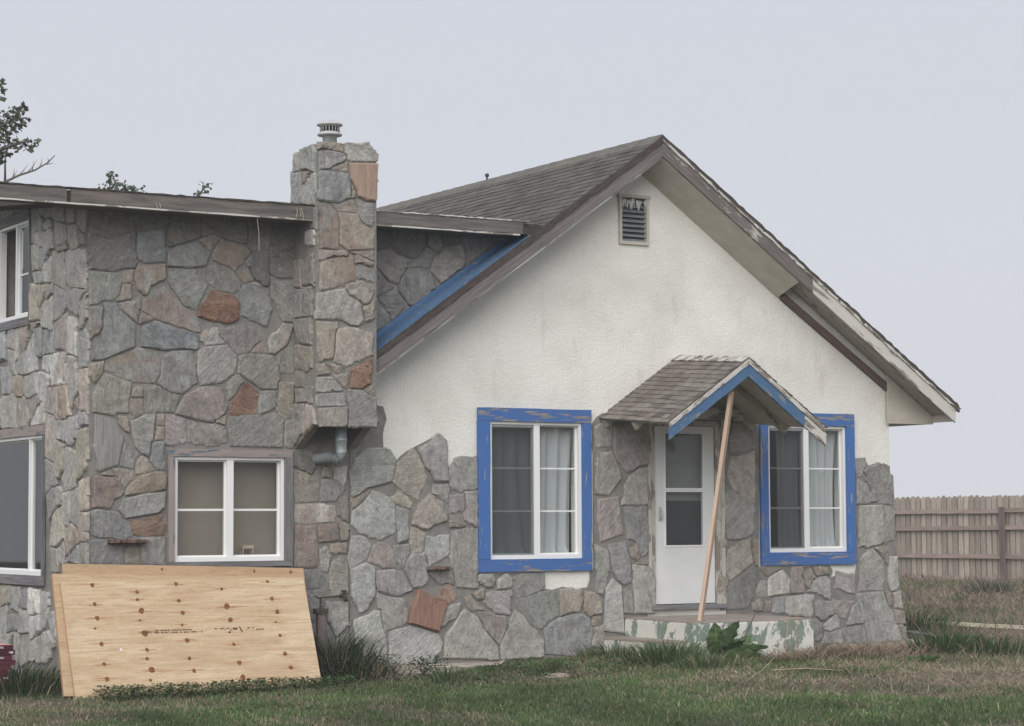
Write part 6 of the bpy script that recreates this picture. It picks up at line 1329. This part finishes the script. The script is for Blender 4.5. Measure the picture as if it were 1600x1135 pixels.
# dead stalks before the porch
for i, (px, w_) in enumerate(((1228,'left'),(1243,'right'))):
    b = pt(px,1030,'Y',-1.44); z0_ = float(gh(b.x,-1.44)); m = MB(); hh = .46 if i == 0 else .50
    m.tube([(0,0,-.02),(.01,0,.2),(.03-.02*i,-.01,hh)], [.006,.005,.003], 6)
    for j in range(7): z_ = .12+j*.05; s_ = (-1)**j; m.tube([(.012,0,z_),(.012+s_*.03,-.01,z_+.025)], [.003,.004], 5)
    tag(m.build('dry_stalk', M['straw'], None, None, False, (b.x,-1.44,z0_)), w_+' of the two thin dead stalks standing before the porch front', 'stalk', 'dead stalks before the porch')
for i, (a_, b_, lab) in enumerate((((1205,1052),(1318,1056),'long pale dead stalk lying in front of the porch'),((1165,1070),(1218,1042),'short pale dead stalk slanting up by the porch corner'),((1312,1045),(1332,1062),'broken straw stalk lying right of the porch'))):
    p, q = gp(*a_), gp(*b_); m = MB(); m.tube([(0,0,.03),tuple((q-p)*.5+Vector((0,0,.06))),tuple(q-p+Vector((0,0,.05+.1*(i == 1))))], [.004,.004,.002], 6); tag(m.build('dry_stalk', M['straw'], None, None, False, p), lab, 'stalk', 'fallen dead stalks')
# peeled strip and stones on the concrete pad and soil
p, q = pt(722,1037,'Z',-.05), pt(846,1030,'Z',-.05)
m = MB(); path = [Vector((3.62+.95*i/14, -.30+.035*math.sin(i*1.3)-.02*i/14, -.052+.012*abs(math.sin(i*.9))+(.06 if i == 14 else 0))) for i in range(15)]
m.tube(path, [.012+.006*math.sin(i*2.1) for i in range(15)], 6); tag(m.build('bark_strip', M['soffit_stain']), 'long curled strip of dirty peeling on the concrete pad', 'strip')
p = gp(872,1060); m = MB(); m.lathe((0,0,0), [(.0,-.03),(.13,-.02),(.15,.02),(.10,.06),(.04,.075),(0,.08)], 9); o = m.build('field_rock', M['concrete'], None, None, False, p); o.scale = (1,.6,.7); tag(o, 'low pale rock lying in front of the grass tuft beside the pad', 'rock')
# boards on the ground at the right
p, q = gp(1444,981), gp(1640,991)
o = board('timber_batten', p+Vector((0,0,.07)), q+Vector((0,0,.07)), (0,0,1), .05, .04, M['pale'], None, 12); tag(o, 'long pale batten lying in the grass toward the fence', 'timber')
p, q = gp(1417,995), gp(1470,1002)
o = board('old_plank', p+Vector((0,0,.06)), q+Vector((0,0,.03)), (0,1,0), .16, .035, M['casing_grey'], None, 8); tag(o, 'short grey plank lying against the foot of the stone corner', 'plank')
m = MB()
for px, y0_, y1_ in ((402,342,392),(244,318,328),(249,318,326),(464,326,342),(468,326,338),(471,325,345)):
    a_, b_ = pt(px,y0_,'Y',-.48), pt(px+random.uniform(-3,3),y1_,'Y',-.48); m.tube([a_,a_.lerp(b_,.5)+Vector((.01,0,0)),b_], .0016, 4)
tag(m.build('hanging_straw', M['pale'], aroof), 'wisps of straw hanging from the fascia', kind='stuff')

# ------------------------------------------------------------------ trees behind the addition
def leaf_cloud(parent, centers, size, col, name='crown'):
    P = []
    for c, r_, n in centers:
        d = RNG.normal(size=(n,3)); d /= np.linalg.norm(d,axis=1,keepdims=True); P.append(np.array(c)+d*(RNG.random((n,1))**.45)*r_)
    c = np.concatenate(P); n = len(c); a = RNG.uniform(0,6.28,n); el = RNG.uniform(-1.2,.5,n); s_ = size*RNG.uniform(.6,1.3,n)
    ax = np.stack([np.cos(a)*np.cos(el),np.sin(a)*np.cos(el),np.sin(el)],-1); rn = RNG.normal(size=(n,3)); sd = np.cross(ax,rn); sd /= np.linalg.norm(sd,axis=1,keepdims=True)+1e-9; nn = np.cross(ax,sd)
    V = np.stack([c, c+ax*s_[:,None]*.5+sd*s_[:,None]*.38+nn*s_[:,None]*.1, c+ax*s_[:,None], c+ax*s_[:,None]*.5-sd*s_[:,None]*.38+nn*s_[:,None]*.1],1).reshape(-1,3)
    k_ = np.arange(n)[:,None]*4; cc = np.repeat(np.array(col)*RNG.uniform(.6,1.4,(n,1)),4,0)
    return mesh_np(name, V, k_+np.array([[0,1,2,3]]), np.zeros((0,3),int), cc, M['leaf'], parent)
def tree(label, base, limbs, clusters, size, col, trunk_r, group='trees behind the addition'):
    t = empty('leafy_tree', label, 'tree', base, group); B = Vector(base)
    m = MB(); m.tube([p-B for p in limbs[0]], [max(.012, trunk_r*(1-.97*i/(len(limbs[0])-1))) for i in range(len(limbs[0]))], 10); m.build('trunk', M['bark'], t, smooth=True)
    for L in limbs[1:]:
        m = MB(); r0 = L[1]; pts_ = [p-B for p in L[0]]; m.tube(pts_, [r0*(1-.8*i/(len(pts_)-1)) for i in range(len(pts_))], 6); m.build('limb', M['bark'], t, smooth=True)
    leaf_cloud(t, [(tuple(Vector(c)-B), r_, n) for c, r_, n in clusters], size, col); return t
D1 = 37.0; pxm = 3559/D1
b = at(-120,812,D1); base = Vector((b.x,b.y,.1)); T1 = lambda x, y, d=0: at(x,y,D1+d)
tr_ = [base, T1(-118,600), T1(-100,420), T1(-95,300), T1(-80,200), T1(-70,110)]
limbs = [tr_, ([T1(-100,380),T1(-50,320),T1(-10,294),T1(5,286),T1(30,274),T1(55,266),T1(75,254),T1(86,243)], .034),
         ([T1(-95,300),T1(-40,262),T1(5,232),T1(35,222),T1(50,220)], .06), ([T1(-90,250),T1(-30,215),T1(15,190),T1(35,170)], .05), ([T1(-80,200),T1(-30,160),T1(-2,135)], .04),
         ([T1(8,288),T1(8,250),T1(12,225)], .022)]
for a_, c_ in (((30,274),(44,256)),((44,269),(58,250)),((62,261),(66,247)),((72,257),(84,255)),((18,280),(27,266)),((50,267),(52,252)),((75,254),(74,246)),((20,278),(22,262))): limbs.append(([T1(*a_), T1((a_[0]+c_[0])/2+1,(a_[1]+c_[1])/2), T1(*c_)], .009))
cl_ = [(T1(12,184),.20,55),(T1(30,176),.15,30),(T1(37,167),.06,12),(T1(8,205),.20,55),(T1(28,195),.13,25),(T1(40,187),.07,12),(T1(14,222),.18,40),(T1(34,224),.13,28),(T1(48,226),.11,26),(T1(2,246),.12,20),(T1(6,238),.10,14),(T1(0,130),.10,14),(T1(2,142),.07,8),(T1(-4,150),.12,12)]
for i in range(70):
    x_, y_ = random.gauss(-95,42), random.gauss(190,70)
    if x_ < -14 and 40 < y_ < 300: cl_.append((T1(x_,y_,random.uniform(-1.2,1.2)), random.uniform(.2,.4), 45))
tree('leafy tree with a bare dead limb reaching in at the left edge', base, limbs, cl_, .095, (.085,.105,.066), .2)
D2 = 42.0; T2 = lambda x, y, d=0: at(x,y,D2+d); b = at(190,812,D2); base = Vector((b.x,b.y,.1))
limbs = [[base, T2(188,600), T2(192,420), T2(186,330), T2(180,285), T2(174,270)], ([T2(190,380),T2(205,320),T2(215,298)], .05), ([T2(190,360),T2(170,320),T2(160,298)], .04)]
cl_ = [(T2(174,272),.06,14),(T2(175,282),.09,20),(T2(172,293),.13,34),(T2(158,297),.12,28),(T2(186,287),.05,9),(T2(195,288),.07,14),(T2(193,296),.12,28),(T2(210,297),.10,22),(T2(222,298),.07,14),(T2(203,301),.12,24)]
for i in range(36): cl_.append((T2(random.gauss(188,26),random.uniform(318,470),random.uniform(-1,1)), random.uniform(.2,.4), 40))
tree('round tree top just showing over the flat roof left of the chimney', base, limbs, cl_, .085, (.10,.12,.085), .09)
D3 = 42.0; T3 = lambda x, y, d=0: at(x,y,D3+d); b = at(312,812,D3); base = Vector((b.x,b.y,.1))
limbs = [[base, T3(300,500), T3(304,360), T3(308,312), T3(316,298), T3(324,289)], ([T3(308,312),T3(310,300),T3(308,296)], .02), ([T3(316,298),T3(318,290),T3(316,287)], .015)]
cl_ = [(T3(326,289),.05,9),(T3(320,292),.05,8),(T3(315,287),.03,5),(T3(310,299),.05,6),(T3(318,300),.05,5),(T3(306,304),.04,4),(T3(323,298),.04,4)]
for i in range(22): cl_.append((T3(random.gauss(302,14),random.uniform(330,470),random.uniform(-.6,.6)), random.uniform(.15,.3), 26))
tree('thin sapling tip just clearing the flat roof nearest the chimney', base, limbs, cl_, .075, (.10,.118,.085), .05)

# ------------------------------------------------------------------ fog
m = MB(); m.box((-78,-68,-2.0),(82,82,13.5)); hz_ = m.build('haze', None); tag(hz_, 'thin pale fog hanging over the whole yard', 'haze', kind='stuff')
hm = bpy.data.materials.new('fog_air'); hm.use_nodes = True; nt = hm.node_tree; nt.nodes.clear(); vo = nt.nodes.new('ShaderNodeVolumePrincipled'); vo.inputs['Color'].default_value = (.93,.96,1,1); vo.inputs['Density'].default_value = .0014; vo.inputs['Anisotropy'].default_value = .2
ou = nt.nodes.new('ShaderNodeOutputMaterial'); nt.links.new(vo.outputs[0], ou.inputs['Volume']); hz_.data.materials.append(hm)
